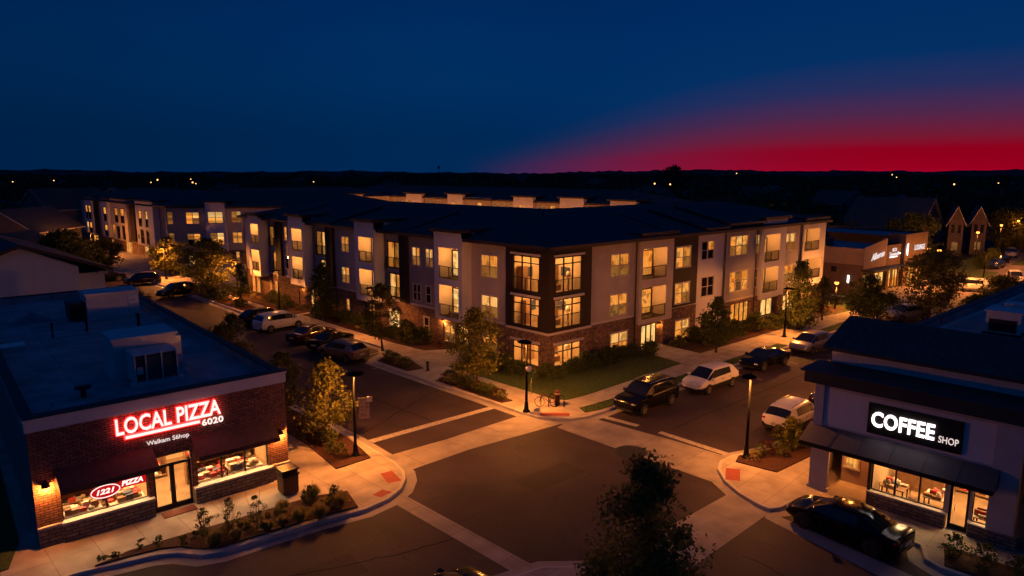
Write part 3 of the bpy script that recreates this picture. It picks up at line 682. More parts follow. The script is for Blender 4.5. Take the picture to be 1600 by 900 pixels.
base(FL, 51.4, 58.9, [(53.1, 54.8, .35, 2.15), (57.4, 58.4, .15, 2.25)]); window(apt, FL, 53.1, 54.8, .35, 2.15, .05, n=1, lit='lit_hot', low='lit_hot', rail=False)
slider(apt, FL, 57.4, 58.4, .15, 2.25, -.05, 'lit', 2, 'door')
white_bay(FL, 55.5, 58.9, 1.1, [(55.75, 58.25, 6.6, 9.05), (55.75, 58.25, 3.3, 5.9)], top=10.55)
plain(FL, 58.9, 64.5, 'sid_tan', [(61.7, 63.2, 7.1, 8.7, LD), (61.8, 63.3, 3.85, 5.5, LD)])
base(FL, 58.9, 69.2, [(61.9, 62.5, .8, 2.2), (66.6, 67.6, .4, 2.1)]); window(apt, FL, 61.9, 62.5, .8, 2.2, .05, n=1, lit='lit'); window(apt, FL, 66.6, 67.6, .4, 2.1, .05, n=1, **DK)
wallpart(apt, FL, 64.5, 65.9, 3.2, E9, .35, dkw, (), (.4, .4), 'dark_pier')
wallpart(apt, FL, 65.9, 69.4, 3.2, E9, -.25, 'sid_tan', [(66.4, 68.7, 6.4, 8.9), (66.4, 67.9, 3.6, 5.8)])
juliet(FL, 66.4, 68.7, 6.4, 8.9, -.25, ['lit', 'lit_dim']); juliet(FL, 66.4, 67.9, 3.6, 5.8, -.25)
white_bay(FL, 69.2, 72.5, 1.1, [(69.5, 71.8, 6.65, 9.1), (69.6, 71.9, 3.45, 5.95)], top=10.45)
base(FL, 69.2, 76.0, [(69.4, 70.1, .15, 2.3)], m='stone'); slider(apt, FL, 69.4, 70.1, .15, 2.3, -.05, 'lit_hot', 1, 'door'); sconce_lamp(apt, FL, 71.6, .06, 2.2, 30)
plain(FL, 72.5, 76.1, 'sid_tan', [(74.95, 75.65, 7.4, 9.0, dict(n=1, lit='lit')), (74.95, 75.65, 4.1, 5.6, dict(n=1, **DK))])
wallpart(apt, FL, 76.1, 77.4, 3.2, E9, .35, dkw, (), (.4, .4), 'dark_pier')
wallpart(apt, FL, 77.4, 80.2, 3.2, E9, -.25, 'sid_tan', [(77.7, 79.9, 6.5, 8.8), (77.7, 79.2, 3.7, 5.7)])
juliet(FL, 77.7, 79.9, 6.5, 8.8, -.25, ['lit', 'lit_dim']); juliet(FL, 77.7, 79.2, 3.7, 5.7, -.25)
white_bay(FL, 80.0, 82.8, 1.1, [(80.1, 82.1, 6.7, 9.1), (80.3, 82.2, 3.4, 5.95)], top=10.1)
base(FL, 76.0, 86.3, [(77.9, 78.6, .4, 2.2), (79.4, 79.9, .4, 2.2), (82.6, 83.4, .4, 2.3), (84.1, 84.7, .4, 2.3)])
for a, b in ((77.9, 78.6), (79.4, 79.9), (82.6, 83.4), (84.1, 84.7)): window(apt, FL, a, b, .4, 2.2, .05, n=1, lit='lit', low='lit')
plain(FL, 82.8, 86.3, 'sid_white', [])
for u in (38.35, 46.5, 58.95, 64.45, 72.6, 86.2): pipe(apt, FL, u, .02, .2, 9.7)
# right wing ------------------------------------------------
plain(FR, 4.3, 10.2, 'sid_tan', [(7.0, 9.3, 6.75, 8.62, LD), (7.0, 9.2, 3.45, 5.28, LD)])
base(FR, 4.3, 10.2, [(7.1, 9.3, .3, 2.0)]); window(apt, FR, 7.1, 9.3, .3, 2.0, .05, lit='lit', low='lit')
white_bay(FR, 10.2, 14.9, .45, [(10.6, 13.95, 6.2, 8.85), (10.6, 13.95, 2.75, 5.5)], z0=2.35, top=9.95, m='sid_tan', lits=('lit', 'lit'))
base(FR, 10.2, 15.0, [(11.2, 13.3, .15, 2.1)], trim=False, z1=2.6); slider(apt, FR, 11.2, 13.3, .15, 2.1, -.05, 'lit_hot', 3, 'door')
mb = MB(); mb.box(13.7, 14.6, .0, .42, 0, 2.4, 0, FR); mb.build('brick_pier', 'stone', apt); sconce_lamp(apt, FR, 13.45, .06, 2.0, 30)
wallpart(apt, FR, 14.95, 19.1, 3.15, 9.75, .12, dkw, [(15.7, 17.95, 6.75, 8.6), (15.7, 17.95, 3.45, 5.3)], (.12, .12))
for z in ((6.75, 8.6), (3.45, 5.3)): window(apt, FR, 15.7, 17.95, *z, .12, lit='lit', low=['lit', 'lit_dim'])
base(FR, 15.0, 19.1, [(15.9, 18.1, .0 + .1, 1.85)], d=.14); window(apt, FR, 15.9, 18.1, .1, 1.85, .14, lit='lit', low='lit')
plain(FR, 19.1, 23.6, 'sid_white', [(19.8, 21.9, 7.15, 8.85, HALF), (20.0, 22.1, 3.6, 5.45, DK), (20.2, 22.3, .0 + .3, 2.0, DK)], z0=0)
plain(FR, 23.6, 29.4, 'sid_grey', [(24.5, 27.8, 7.1, 9.05, dict(n=3, lit='lit', low=['lit_dim', 'lit', 'lit_dim'])), (24.7, 28.1, 3.5, 5.5, dict(n=3, lit=['lit', 'lit_dim', 'lit'], low=['lit', 'lit_low', 'lit']))], d=.08, z0=2.4, top=10.2)
base(FR, 23.6, 30.3, [(25.2, 28.6, .15, 2.25)], trim=False, z1=2.55, d=.1); slider(apt, FR, 25.2, 28.6, .15, 2.25, .0, 'lit', 4, 'door'); band(apt, FR, 23.6, 29.4, 2.55, .05)
plain(FR, 29.4, 30.4, 'sid_taupe', [(29.0 + .45, 30.2, 7.0, 8.95, dict(n=1, lit='lit', low='lit_dim')), (29.45, 30.2, 3.5, 5.4, dict(n=1, **DK))], z0=2.5, top=10.1)
white_bay(FR, 30.3, 35.2, .3, [(30.8, 33.9, 6.0, 8.85), (30.8, 33.9, 2.75, 5.4)], z0=2.1, top=10.45, lits=('lit', 'lit'))
base(FR, 30.3, 35.2, [(31.1, 33.5, .15, 2.0)], trim=False, z1=2.4); slider(apt, FR, 31.1, 33.5, .15, 2.0, -.05, 'lit_hot', 2, 'door'); mb = MB(); mb.box(34.1, 35.0, .0, .3, 0, 2.2, 0, FR); mb.build('brick_pier', 'stone', apt)
plain(FR, 35.2, 39.0, 'sid_grey', [(35.4, 37.7, 6.8, 8.7, LD), (35.5, 37.9, 3.35, 5.2, LD)], z0=2.4)
base(FR, 35.2, 39.0, [(35.8, 38.2, .0 + .15, 1.9)], trim=False, z1=2.45); slider(apt, FR, 35.8, 38.2, .15, 1.9, -.05, 'lit_hot', 3, 'door')
white_bay(FR, 39.0, 44.3, .3, [(39.4, 42.9, 6.5, 9.0), (39.6, 43.6, 3.25, 5.6)], z0=2.4, top=10.0, lits=('lit', 'lit_dim'))
base(FR, 39.0, 44.4, [(40, 42.5, .2, 2.2)], trim=False, z1=2.45); slider(apt, FR, 40, 42.5, .2, 2.2, -.05, 'lit', 3, 'door')
for u in (4.4, 10.1, 23.65, 29.45, 38.9): pipe(apt, FR, u, .1, .2, 9.7)
# ends and backs
mb = MB()
pe = [FL(86.3, 0, 0), FL(86.3, -18, 0)]
mb.face([pe[0], pe[1], pe[1] + Vector((0, 0, E9)), pe[0] + Vector((0, 0, E9))])
a, b = FR(44.4, .3, 0), FR(44.4, -18, 0); mb.face([a, b, b + Vector((0, 0, E9)), a + Vector((0, 0, E9))])
c = FL(86.3, -18, 0); d_ = Vector((56, 51, 0)); mb.face([c, d_, d_ + Vector((0, 0, E9)), c + Vector((0, 0, E9))]); mb.face([d_, b, b + Vector((0, 0, E9)), d_ + Vector((0, 0, E9))])
mb.build('back_wall', 'sid_taupe', apt)
# hipped roof: eaves line, ridge lines
ov = .65
def hip(par, outer, inner, ridge_o, zr, ze=E9, m='shingle'):
    pass
eA = Vector((38 - ov - .4, 34.1 - ov - .36, E9)); eL = Vector((38 - ov, 86.9, E9)); eLb = Vector((56.6, 86.9, E9)); eIn = Vector((56.6, 51.5, E9))
eR = FR(45.0, ov + .1, E9); eRb = FR(45.0, -18.6, E9)
rA = Vector((47.0, 42.6, 11.95)); rL = Vector((47.0, 78.5, 11.95)); rR = FR(36.5, -9.3, 11.95)
mb = MB()
mb.face([eL, eA, rA, rL]); mb.face([eA, eR, rR, rA]); mb.face([eLb, eL, rL]); mb.face([eIn, eLb, rL, rA]); mb.face([eRb, eIn, rA, rR]); mb.face([eR, eRb, rR])
mb.build('roof', 'shingle', apt)
mb = MB()
for p, q in ((eL, eA), (eA, eR), (eR, eRb), (eL, eLb)):
    t = Vector((0, 0, .26)); mb.face([p - t, q - t, q + t * .04, p + t * .04])
    ins = (rA - (p + q) / 2).normalized(); ins.z = 0; mb.face([p - t, q - t, q - t + ins * .8, p - t + ins * .8])
mb.build('fascia', 'trim_dark', apt)
# stepped roof pieces above the recessed and dark bays
for F, u0, u1, d0, z in ((FL, 51.3, 55.4, .75, 9.75), (FL, 64.3, 69.0, .75, 9.8), (FL, 75.9, 79.8, .75, 9.7), (FR, 14.9, 19.3, .8, 9.7), (FR, 19.4, 23.4, .75, 9.95), (FR, 23.5, 30.2, .75, 10.2)):
    mb = MB(); t = .22
    P0, P1, P2, P3 = F(u0, d0, z), F(u1, d0, z), F(u1, -6, z + 1.5), F(u0, -6, z + 1.5); u = Vector((0, 0, t))
    mb.face([P0 + u, P1 + u, P2 + u, P3 + u], 0); mb.face([P0, P1, P1 + u, P0 + u], 1); mb.face([P0, P3, P3 + u, P0 + u], 1); mb.face([P1, P2, P2 + u, P1 + u], 1); mb.face([P0, P1, P2, P3], 1)
    mb.build('roof', ['shingle', 'trim_dark'], apt)
for u, v in ((6, -7), (18, -11), (30, -6.5)):
    mb = MB(); p = FR(u, v, 11.2); mb.tube([p, p + Vector((0, 0, .7))], .07, 8); mb.build('vent_pipe', 'metal_dark', apt)

# ------------------------------------------------------------------ the far blocks of flats
ap2 = thing('apartment_building', 'far apartment block with tall lit windows up the left street', 'apartment building', (40.1, 121, 0))
G1 = Fr((41, 0), 90, True); G2 = Fr((40.6, 121), -45)
def wp2(F, u0, u1, z0, z1, d, m, wins, ret=(0, 0), par=ap2, name='wall'):
    wallpart(par, F, u0, u1, z0, z1, d, m, [w_[:4] for w_ in wins], ret, name)
    for w_ in wins: window(par, F, *w_[:4], d, **(w_[4] if len(w_) > 4 else {}))
TW = dict(n=1, lit='lit', low='dark_glass', frame='frame_dark', bar=.1); TD = dict(n=1, lit='dark_glass', frame='frame_dark', bar=.1); TL = dict(n=1, lit='lit', low='lit_dim')
def tw(a, b, z0, z1, lit=True): return (a, b, z0, z1, TW if lit else TD)
wp2(G1, 121.0, 127.0, 2.6, 9.8, -.2, 'sid_taupe', [(122.5, 123.8, 6.5, 8.7, TD), (122.5, 123.8, 3.2, 5.2, TD)])
wp2(G1, 127.0, 136.2, 2.4, 10.3, .9, 'sid_white', [tw(129.6, 131.0, 5.8, 8.6), tw(133.0, 134.6, 5.8, 8.6), tw(129.6, 131.2, 2.8, 5.2, False), tw(132.4, 134.2, 2.8, 5.2, False), (134.9, 135.9, 3.4, 5.0, TL)], (1, 1))
wp2(G1, 136.2, 139.2, 2.6, 9.8, 0, 'sid_tan', [(136.9, 137.7, 6.6, 8.6, TD), (136.9, 137.7, 3.3, 5.0, TL)])
wp2(G1, 139.2, 142.0, 2.6, 9.9, .3, 'sid_dark', [], (.4, .4), name='dark_pier')
wp2(G1, 142.0, 152.0, 2.4, 10.3, .7, 'sid_tan', [tw(143.6, 145.8, 5.8, 8.5), tw(147.4, 149.4, 5.8, 8.5), tw(143.8, 145.4, 2.7, 5.2, False), tw(147.0, 148.8, 2.7, 5.0, False), (149.9, 151.3, 3.4, 5.2, TL)], (1, 1))
wp2(G1, 152.0, 154.6, 2.6, 9.8, 0, 'sid_tan', [])
wp2(G1, 154.6, 158.8, 2.4, 10.1, .6, 'sid_white', [tw(155.3, 157.2, 5.7, 8.4), tw(155.3, 157.2, 2.6, 4.9)], (1, 1))
wp2(G1, 158.8, 162.6, 2.6, 9.8, 0, 'sid_taupe', [(159.6, 161.0, 6.8, 8.6, TL), (159.6, 161.0, 3.4, 5.0, TD)])
wp2(G1, 162.6, 165.4, 2.6, 9.9, .3, 'sid_dark', [], (.4, .4), name='dark_pier')
wp2(G1, 165.4, 171.0, 2.4, 10.1, .7, 'sid_white', [tw(165.9, 167.6, 5.6, 8.4), tw(168.3, 169.9, 5.6, 8.4), tw(165.9, 167.8, 2.5, 4.9), (168.4, 169.8, 2.6, 4.9, TL)], (1, 1))
wp2(G1, 171.0, 176.0, 2.6, 9.8, 0, 'sid_taupe', [(172, 173.6, 6.6, 8.6, TD), (172, 173.6, 3.3, 5.0, TD)])
wp2(G1, 121.0, 176.0, 0, 2.6, .05, 'stone', [(133.4, 135.4, .3, 2.0, TL), (142.6, 146.0, .1, 2.2, dict(n=3, lit='lit')), (154, 155.2, .4, 2.0, TL), (164.8, 168.2, .2, 2.1, dict(n=2, lit='lit'))], name='stone_base')
wp2(G2, -.4, 1.0, 2.6, 9.8, .0, 'sid_taupe', [(-.25, .7, 6.8, 8.8, dict(n=1, lit='lit_dim')), (-.25, .7, 3.4, 5.3, dict(n=1, lit='lit_dim'))])
wp2(G2, 1.0, 6.3, 2.2, 9.8, .1, 'sid_taupe', [(2.9, 5.1, 6.85, 8.75, dict(lit='lit', low=['lit', 'lit_low'])), (2.9, 5.1, 3.3, 5.2, dict(lit=['lit_dim', 'lit'], low=['dark_glass', 'lit']))])
wp2(G2, 6.3, 9.6, 2.3, 10.4, .5, 'sid_white', [(6.7, 9.2, 7.0, 8.85, dict(lit='lit_hot', low='lit')), (6.9, 9.2, 3.4, 5.4, dict(lit=['lit_dim', 'lit_hot'], low='lit'))], (.6, .6))
wp2(G2, 9.6, 24, 2.4, 9.8, .0, 'sid_tan', [(10.4, 12.0, 7.1, 8.9, LD), (10.4, 12.0, 3.7, 5.45, dict(lit='lit', low='lit')), (15, 17, 7.1, 8.9, LD), (15, 17, 3.7, 5.4, LD)])
wp2(G2, -.4, 24, 0, 2.5, .05, 'stone', [(3.0, 3.9, .1, 1.7, dict(n=1, lit='lit_hot')), (10.8, 11.4, .3, 2.2, TL)], name='stone_base')
sconce_lamp(ap2, G2, 14.3, .06, 2.0, 220)
mb = MB()
O = [Vector(p) for p in ((40.1, 176.6, 9.8), (40.1, 120.8, 9.8), (40.6 + 24 * S2, 121 - 24 * S2 - .6, 9.8), (75, 104, 9.8), (75, 135, 9.8), (58, 138, 9.8), (58, 176.6, 9.8))]
I = [Vector(p) for p in ((49, 167, 12), (49, 126, 12), (60, 113, 12), (66, 113, 12), (66, 126, 12), (50, 129, 12), (49, 167, 12))]
for i in range(7): mb.face([O[i], O[(i + 1) % 7], I[(i + 1) % 7], I[i]])
mb.face([I[0], I[1], I[5]]); mb.face([I[1], I[2], I[3], I[4], I[5]])
for i in range(3):
    p, q = O[i], O[i + 1]; t = Vector((0, 0, .3)); mb.face([p - t, q - t, q, p], 1)
mb.build('roof', ['shingle', 'trim_dark'], ap2)
for F, u0, u1, d0, z in ((G1, 126.6, 136.5, 1.3, 10.3), (G1, 141.6, 152.3, 1.1, 10.3), (G1, 154.3, 159, 1.0, 10.1), (G1, 165.1, 171.3, 1.1, 10.1), (G2, 6.0, 9.9, .9, 10.4)): flatroof(ap2, F, u0, u1, d0, -4, z, .25)

ap3 = thing('apartment_building', 'rear apartment block whose top storey shows above the roof ridge of the corner block', 'apartment building', (100, 70, 0))
H1 = Fr((100, 0), 90, True)
rr = random.Random(3); y = 69.0; i = 0
bays = [(69, 74.6, .8, 10.3, 'sid_white'), (74.6, 80.6, 0, 9.7, 'sid_taupe'), (80.6, 86.4, .8, 10.5, 'sid_white'), (86.4, 93.4, 0, 9.7, 'sid_taupe'), (93.4, 98.8, .8, 10.4, 'sid_white'), (98.8, 106, 0, 9.8, 'sid_grey'), (106, 114.6, .2, 10.0, 'sid_taupe'), (114.6, 119.6, .8, 10.5, 'sid_white'), (119.6, 129, 0, 9.7, 'sid_taupe'), (129, 135, .8, 10.3, 'sid_white'), (135, 146, 0, 9.7, 'sid_tan'), (146, 154, .8, 10.1, 'sid_white'), (154, 166, 0, 9.5, 'sid_tan')]
litset = {76.2: 'lit', 83.4: 'lit', 88.2: 'lit', 91: 'lit_low', 96: 'lit', 101: 'lit_low', 104: 'lit_low', 109: 'lit', 117: 'lit', 123: 'lit_low', 126: 'lit_low', 133: 'lit_dim', 139: 'lit_low'}
for (a, b, d, t, m) in bays:
    ws = [(k, k + 1.3, 7.4, 8.85, dict(n=1, lit=v, rail=False)) for k, v in litset.items() if a < k and k + 1.4 < b]
    wp2(H1, a, b, 0, t, d, m, ws, (d + .1, d + .1), ap3)
    if d > .5: flatroof(ap3, H1, a - .4, b + .4, d + .5, -4, t, .28)
mb = MB()
O = [Vector(p) for p in ((99.3, 168, 9.7), (99.3, 68, 9.7), (118, 68, 9.7), (118, 168, 9.7))]; I = [Vector((108.5, 160, 12)), Vector((108.5, 77, 12))]
mb.face([O[0], O[1], I[1], I[0]]); mb.face([O[1], O[2], I[1]]); mb.face([O[2], O[3], I[0], I[1]]); mb.face([O[3], O[0], I[0]])
mb.face([O[0] - Vector((0, 0, .3)), O[1] - Vector((0, 0, .3)), O[1], O[0]], 1); mb.build('roof', ['shingle', 'trim_dark'], ap3)
mb = MB(); mb.face([(100, 69, 0), (117.4, 69, 0), (117.4, 69, 9.7), (100, 69, 9.7)]); mb.face([(117.4, 69, 0), (117.4, 167, 0), (117.4, 167, 9.7), (117.4, 69, 9.7)]); mb.build('back_wall', 'sid_taupe', ap3)
# link block between them: roofs seen beyond the left wing
ap4 = thing('apartment_building', 'low block of flats showing mostly roof beyond the left wing', 'apartment building', (62, 150, 0))
K1 = Fr((60, 150), -12)
for a, b, d, t, m, ws in ((0, 9, 0, 9.6, 'sid_tan', [(3, 4.6, 7.2, 8.7, dict(lit='lit_low'))]), (9, 15, .7, 10.2, 'sid_white', []), (15, 27, 0, 9.6, 'sid_tan', []), (27, 33, .7, 10.1, 'sid_white', []), (33, 40, 0, 9.6, 'sid_tan', [])):
    wp2(K1, a, b, 0, t, d, m, ws, (d + .1, d + .1), ap4)
    if d: flatroof(ap4, K1, a - .4, b + .4, d + .5, -4, t, .28)
mb = MB(); o_ = [K1(-1, .6, 9.6), K1(41, .6, 9.6), K1(41, -18, 9.6), K1(-1, -18, 9.6)]; i_ = [K1(8, -9, 11.8), K1(33, -9, 11.8)]
mb.face([o_[0], o_[1], i_[1], i_[0]]); mb.face([o_[1], o_[2], i_[1]]); mb.face([o_[2], o_[3], i_[0], i_[1]]); mb.face([o_[3], o_[0], i_[0]]); mb.build('roof', 'shingle', ap4)

# ------------------------------------------------------------------ pizza shop
pz = thing('pizza_shop', 'dark brick pizza shop with two awnings and a flat blue-grey roof', 'shop', (4.7, 31.85, 0), -4.3)
FP = Fr((4.7, 31.85), -4.3)
W_, D_ = 10.5, 34.3
W1, DR, W2 = (.9, 4.12, .98, 2.75), (4.35, 5.95, .16, 2.75), (6.2, 9.5, .88, 2.75)
mb = MB(); mb.wall(FP, 0, W_, .9, 5.05, 0, [W1, DR, W2], .2); mb.build('brick_front', 'brick_dark', pz)
for a, b, d in ((0, .84, .1), (.84, 4.3, .22), (6.0, 9.62, .22), (9.62, W_, .1)):
    mb = MB(); mb.box(a, b, -.2, d, 0, .86 if a > 5 else .93, 0, FP); mb.build('stone_base', 'stone_dark', pz)
    mb = MB(); mb.box(a - .02, b + .02, -.1, d + .06, .86 if a > 5 else .93, .95 if a > 5 else 1.02, 0, FP); mb.build('sill', 'trim_lite', pz)
mb = MB(); mb.box(-.06, W_ + .06, -.3, .07, 5.05, 5.56, 0, FP); mb.box(-.1, W_ + .1, -.35, .12, 5.5, 5.6, 0, FP); mb.build('cornice', 'white_trim', pz)
mb = MB(); mb.wall(FP, 0, 0, 0, 5, 0)
mb = MB()
for u in (0.01, W_ - .01): mb.face([FP(u, 0, 0), FP(u, -D_, 0), FP(u, -D_, 5.1), FP(u, 0, 5.1)])
mb.face([FP(0, -D_, 0), FP(W_, -D_, 0), FP(W_, -D_, 5.1), FP(0, -D_, 5.1)]); mb.build('side_wall', 'side_wall', pz)
for u in (1.5, 12, 22):
    pass
mb = MB(); mb.face([FP(.3, -.3, 5.0), FP(W_ - .3, -.3, 5.0), FP(W_ - .3, -D_ + .3, 5.0), FP(.3, -D_ + .3, 5.0)]); mb.build('roof', 'membrane', pz)
mb = MB()
for (a, b, c, d) in ((-.04, .3, -D_, -.35), (W_ - .3, W_ + .04, -D_, -.35), (-.04, W_ + .04, -D_ - .04, -D_ + .3)): mb.box(a, b, c, d, 4.85, 5.46, 0, FP); mb.box(a - .03, b + .03, c, d, 5.46, 5.55, 1, FP)
mb.box(.3, W_ - .3, -.36, -.301, 5.0, 5.5, 0, FP)
mb.build('parapet', ['membrane', 'parapet'], pz)
mb = MB(); mb.box(-.08, W_ + .08, -.4, .14, 5.6, 5.66, 0, FP); mb.build('cap_flashing', 'parapet', pz)
def shopwin(par, F, h, d, n, fm='frame_dark', transom=None):
    mb = MB(); a, b, c, e = h; w_ = (b - a) / n
    for i in range(n + 1): mb.box(a + w_ * i - .035, a + w_ * i + .035, d - .04, d + .04, c, e, 0, F)
    mb.box(a, b, d - .04, d + .04, c, c + .07, 0, F); mb.box(a, b, d - .04, d + .04, e - .07, e, 0, F)
    if transom: mb.box(a, b, d - .04, d + .04, transom, transom + .07, 0, F)
    o = mb.build('shop_window', fm, par)
    p = MB(); p.face([F(a, d, c), F(b, d, c), F(b, d, e), F(a, d, e)]); p.build('pane', 'glass', o); return o
shopwin(pz, FP, W1, -.14, 2); shopwin(pz, FP, W2, -.14, 3)
def door2(par, F, a, b, z0, z1, d, n=2, top=None):
    mb = MB(); w_ = (b - a) / n
    for i in range(n):
        u0, u1 = a + w_ * i, a + w_ * (i + 1)
        mb.box(u0, u0 + .1, d - .03, d + .03, z0, z1, 0, F); mb.box(u1 - .1, u1, d - .03, d + .03, z0, z1, 0, F); mb.box(u0, u1, d - .03, d + .03, z0, z0 + .22, 0, F); mb.box(u0, u1, d - .03, d + .03, z1 - .12, z1, 0, F)
    if top: mb.box(a, b, d - .03, d + .03, top - .06, top, 0, F)
    o = mb.build('door', 'frame_dark', par)
    p = MB(); p.face([F(a, d, z0), F(b, d, z0), F(b, d, top or z1), F(a, d, top or z1)]); p.build('pane', 'glass', o)
    h = MB()
    for u in ((a + b) / 2 - .14, (a + b) / 2 + .14)[:n]: h.tube([F(u, d + .07, 1.0), F(u, d + .07, 1.35)], .015, 6)
    h.build('handle', 'metal_pale', o)
door2(pz, FP, 4.35, 5.95, .16, 2.3, -.14, 2, 2.75)
def awning(par, F, u0, u1, zt, d1, z1, val, m='awning', name='awning', mv=None):
    mb = MB(); n = 10; th = .03
    for s_ in (0, 1):
        pts = []
    prof = [(0.02, zt), (d1 * .5, (zt + z1) / 2 + .03), (d1, z1)]
    for i in range(2):
        (da, za), (db, zb) = prof[i], prof[i + 1]
        mb.face([F(u0, da, za), F(u1, da, za), F(u1, db, zb), F(u0, db, zb)]); mb.face([F(u0, da, za - th), F(u0, db, zb - th), F(u1, db, zb - th), F(u1, da, za - th)])
    mb.box(u0, u1, d1 - .02, d1 + .01, z1 - val, z1, 1 if mv else 0, F)
    for u in (u0, u1):
        mb.face([F(u, .02, zt), F(u, d1, z1), F(u, d1, z1 - val), F(u, .02, z1 - val)])
    return mb.build(name, [m] + ([mv] if mv else []), par)
awning(pz, FP, .78, 4.4, 3.3, 1.1, 2.78, .22); awning(pz, FP, 6.02, 9.72, 3.3, 1.1, 2.72, .22)
for u, z in ((.42, 2.72), (10.1, 2.5)): sconce_lamp(pz, FP, u, .0, z, 230, r=.16)
# room behind the shop front
mb = MB()
mb.face([FP(.3, -.25, .17), FP(10.2, -.25, .17), FP(10.2, -6, .17), FP(.3, -6, .17)], 1); mb.face([FP(.3, -6, .17), FP(10.2, -6, .17), FP(10.2, -6, 3.4), FP(.3, -6, 3.4)], 0)
for u in (.3, 10.2): mb.face([FP(u, -.25, .17), FP(u, -6, .17), FP(u, -6, 3.4), FP(u, -.25, 3.4)], 0)
mb.face([FP(.3, -.25, 3.4), FP(10.2, -.25, 3.4), FP(10.2, -6, 3.4), FP(.3, -6, 3.4)], 0)
for u in (1.2, 3.4, 6.4, 8.5): mb.face([FP(u, -1.0, 3.37), FP(u + 1.2, -1.0, 3.37), FP(u + 1.2, -3.6, 3.37), FP(u, -3.6, 3.37)], 2)
mb.build('interior', ['room', 'room_floor', 'shop_ceil'], pz)
def heap(mb, F, u0, u1, d0, d1, z, n, rr, nm, big=1.):
    for _ in range(n):
        a, d, s = rr.uniform(u0, u1), rr.uniform(d0, d1), rr.uniform(.06, .2) * big; k = rr.randrange(nm); h = rr.uniform(.07, .34) * big
        if rr.random() < .4: mb.lathe([(0, 0), (s, .02), (s * 1.05, h * .5), (s * .6, h), (0, h)], F(a, d, z), 9, k)
        else: mb.box(a - s, a + s, d - s * .7, d + s * .7, z, z + h, k, F)
def display(F, u0, u1, d0, d1, h, label, seed, top='cream', n=16, group='display tables behind the shop windows', name='display_table'):
    c = F((u0 + u1) / 2, (d0 + d1) / 2, .17); t = thing(name, label, 'table', c, 0, group)
    mb = MB(); mb.box(u0, u1, d0, d1, h - .05, h, 0, F); mb.build('tabletop', top, t)
    for a in (u0 + .05, u1 - .09):
        for d in (d0 + .05, d1 - .09): mb = MB(); mb.box(a, a + .05, d, d + .05, .17, h - .05, 0, F); mb.build('leg', 'metal_dark', t)
    mb = MB(); heap(mb, F, u0 + .12, u1 - .12, d0 + .12, d1 - .12, h, n, random.Random(seed), 5); g = mb.build('goods', ['goods', 'redgoods', 'cream', 'navygoods', 'wood'], None)
    g.location = (0, 0, 0); return tag(g, label.replace('table', 'goods').replace('long', 'mixed'), 'goods', 'goods on display in the shop windows')
LB = 'long table with goods behind the %s'
display(FP, 1.0, 2.4, -1.5, -.5, .95, 'cream table close behind the left pizza window, under the neon sign', 1, n=28)
display(FP, 2.7, 4.1, -1.7, -.6, .85, 'cream table behind the left pizza window, nearest the double door', 2, n=28)
display(FP, 6.3, 7.6, -1.5, -.5, .9, 'cream table behind the right pizza window, nearest the double door', 3, n=34)
display(FP, 7.9, 9.4, -1.6, -.5, .9, 'cream table behind the right pizza window, nearest the right wall lamp', 4, n=38)
def shelf(F, u0, u1, d, label, seed, top=2.3):
    t = thing('shelf_unit', label, 'shelf', F((u0 + u1) / 2, d, .17), 0, 'stocked shelf units inside the shops')
    mb = MB(); mb.box(u0, u0 + .04, d - .2, d + .2, .17, top, 0, F); mb.box(u1 - .04, u1, d - .2, d + .2, .17, top, 0, F); mb.box(u0, u1, d - .2, d - .18, .17, top, 0, F)
    zs = [.3 + .45 * i for i in range(int((top - .3) / .45))]
    for z in zs: mb.box(u0 + .04, u1 - .04, d - .18, d + .2, z - .03, z, 0, F)
    mb.build('carcass', 'wood', t)
    mb = MB(); rr = random.Random(seed)
    for z in zs: heap(mb, F, u0 + .15, u1 - .15, d - .08, d + .1, z, int((u1 - u0) * 6), rr, 5, .8)
    mb.build('goods', ['goods', 'redgoods', 'cream', 'navygoods', 'wood'], t)
shelf(FP, .8, 3.9, -2.5, 'wooden shelf unit with mixed stock deep behind the left pizza window', 5); shelf(FP, 4.6, 5.8, -4.0, 'wooden shelf unit with mixed stock straight behind the glazed double door', 6, 1.6)
shelf(FP, 6.25, 9.6, -2.3, 'wide wooden shelf unit with mixed stock deep behind the right pizza window', 7)
# the signs
sg = thing('shop_sign', 'red haloed lettering reading LOCAL PIZZA and 6020 on the brick front', 'sign', tuple(FP(3.07, .06, 4.1)), -4.3)
text_mesh('LOCAL PIZZA', 1.0, 'letter_pink', FP, 3.07, 4.2, .16, .04, .014, sg, 'letters', 0, 1.0, 4.3)
text_mesh('LOCAL PIZZA', 1.0, 'letter_red', FP, 3.06, 4.19, .08, .06, .034, sg, 'halo_letters', 0, 1.0, 4.32)
mb = MB(); mb.box(3.41, 6.42, .13, .17, 3.96, 4.07, 0, FP); mb.build('underline', 'letter_pink', sg)
mb = MB(); mb.box(3.37, 6.46, .05, .11, 3.92, 4.11, 0, FP); mb.build('underline_halo', 'letter_red', sg)
text_mesh('6020', .4, 'letter_pink', FP, 6.52, 3.78, .12, .03, .008, sg, 'numerals', 0, 1.05, .95)
sg2 = thing('shop_sign', 'small white lettering reading Walkam S6hop under the red underline', 'sign', tuple(FP(4.2, .05, 3.4)), -4.3)
text_mesh('Walkam S6hop', .27, 'letter_soft', FP, 4.2, 3.42, .06, .03, .002, sg2, 'letters', 0, 1.0, 1.75)
ns = thing('window_sign', 'red glowing window sign with a ringed oval reading 1221 and the word PIZZA', 'sign', tuple(FP(2.5, -.08, 1.5)), -4.3)
mb = MB(); n = 28
oc = [(2.5 + .60 * math.cos(2 * math.pi * i / n), 1.80 + .32 * math.sin(2 * math.pi * i / n)) for i in range(n)]
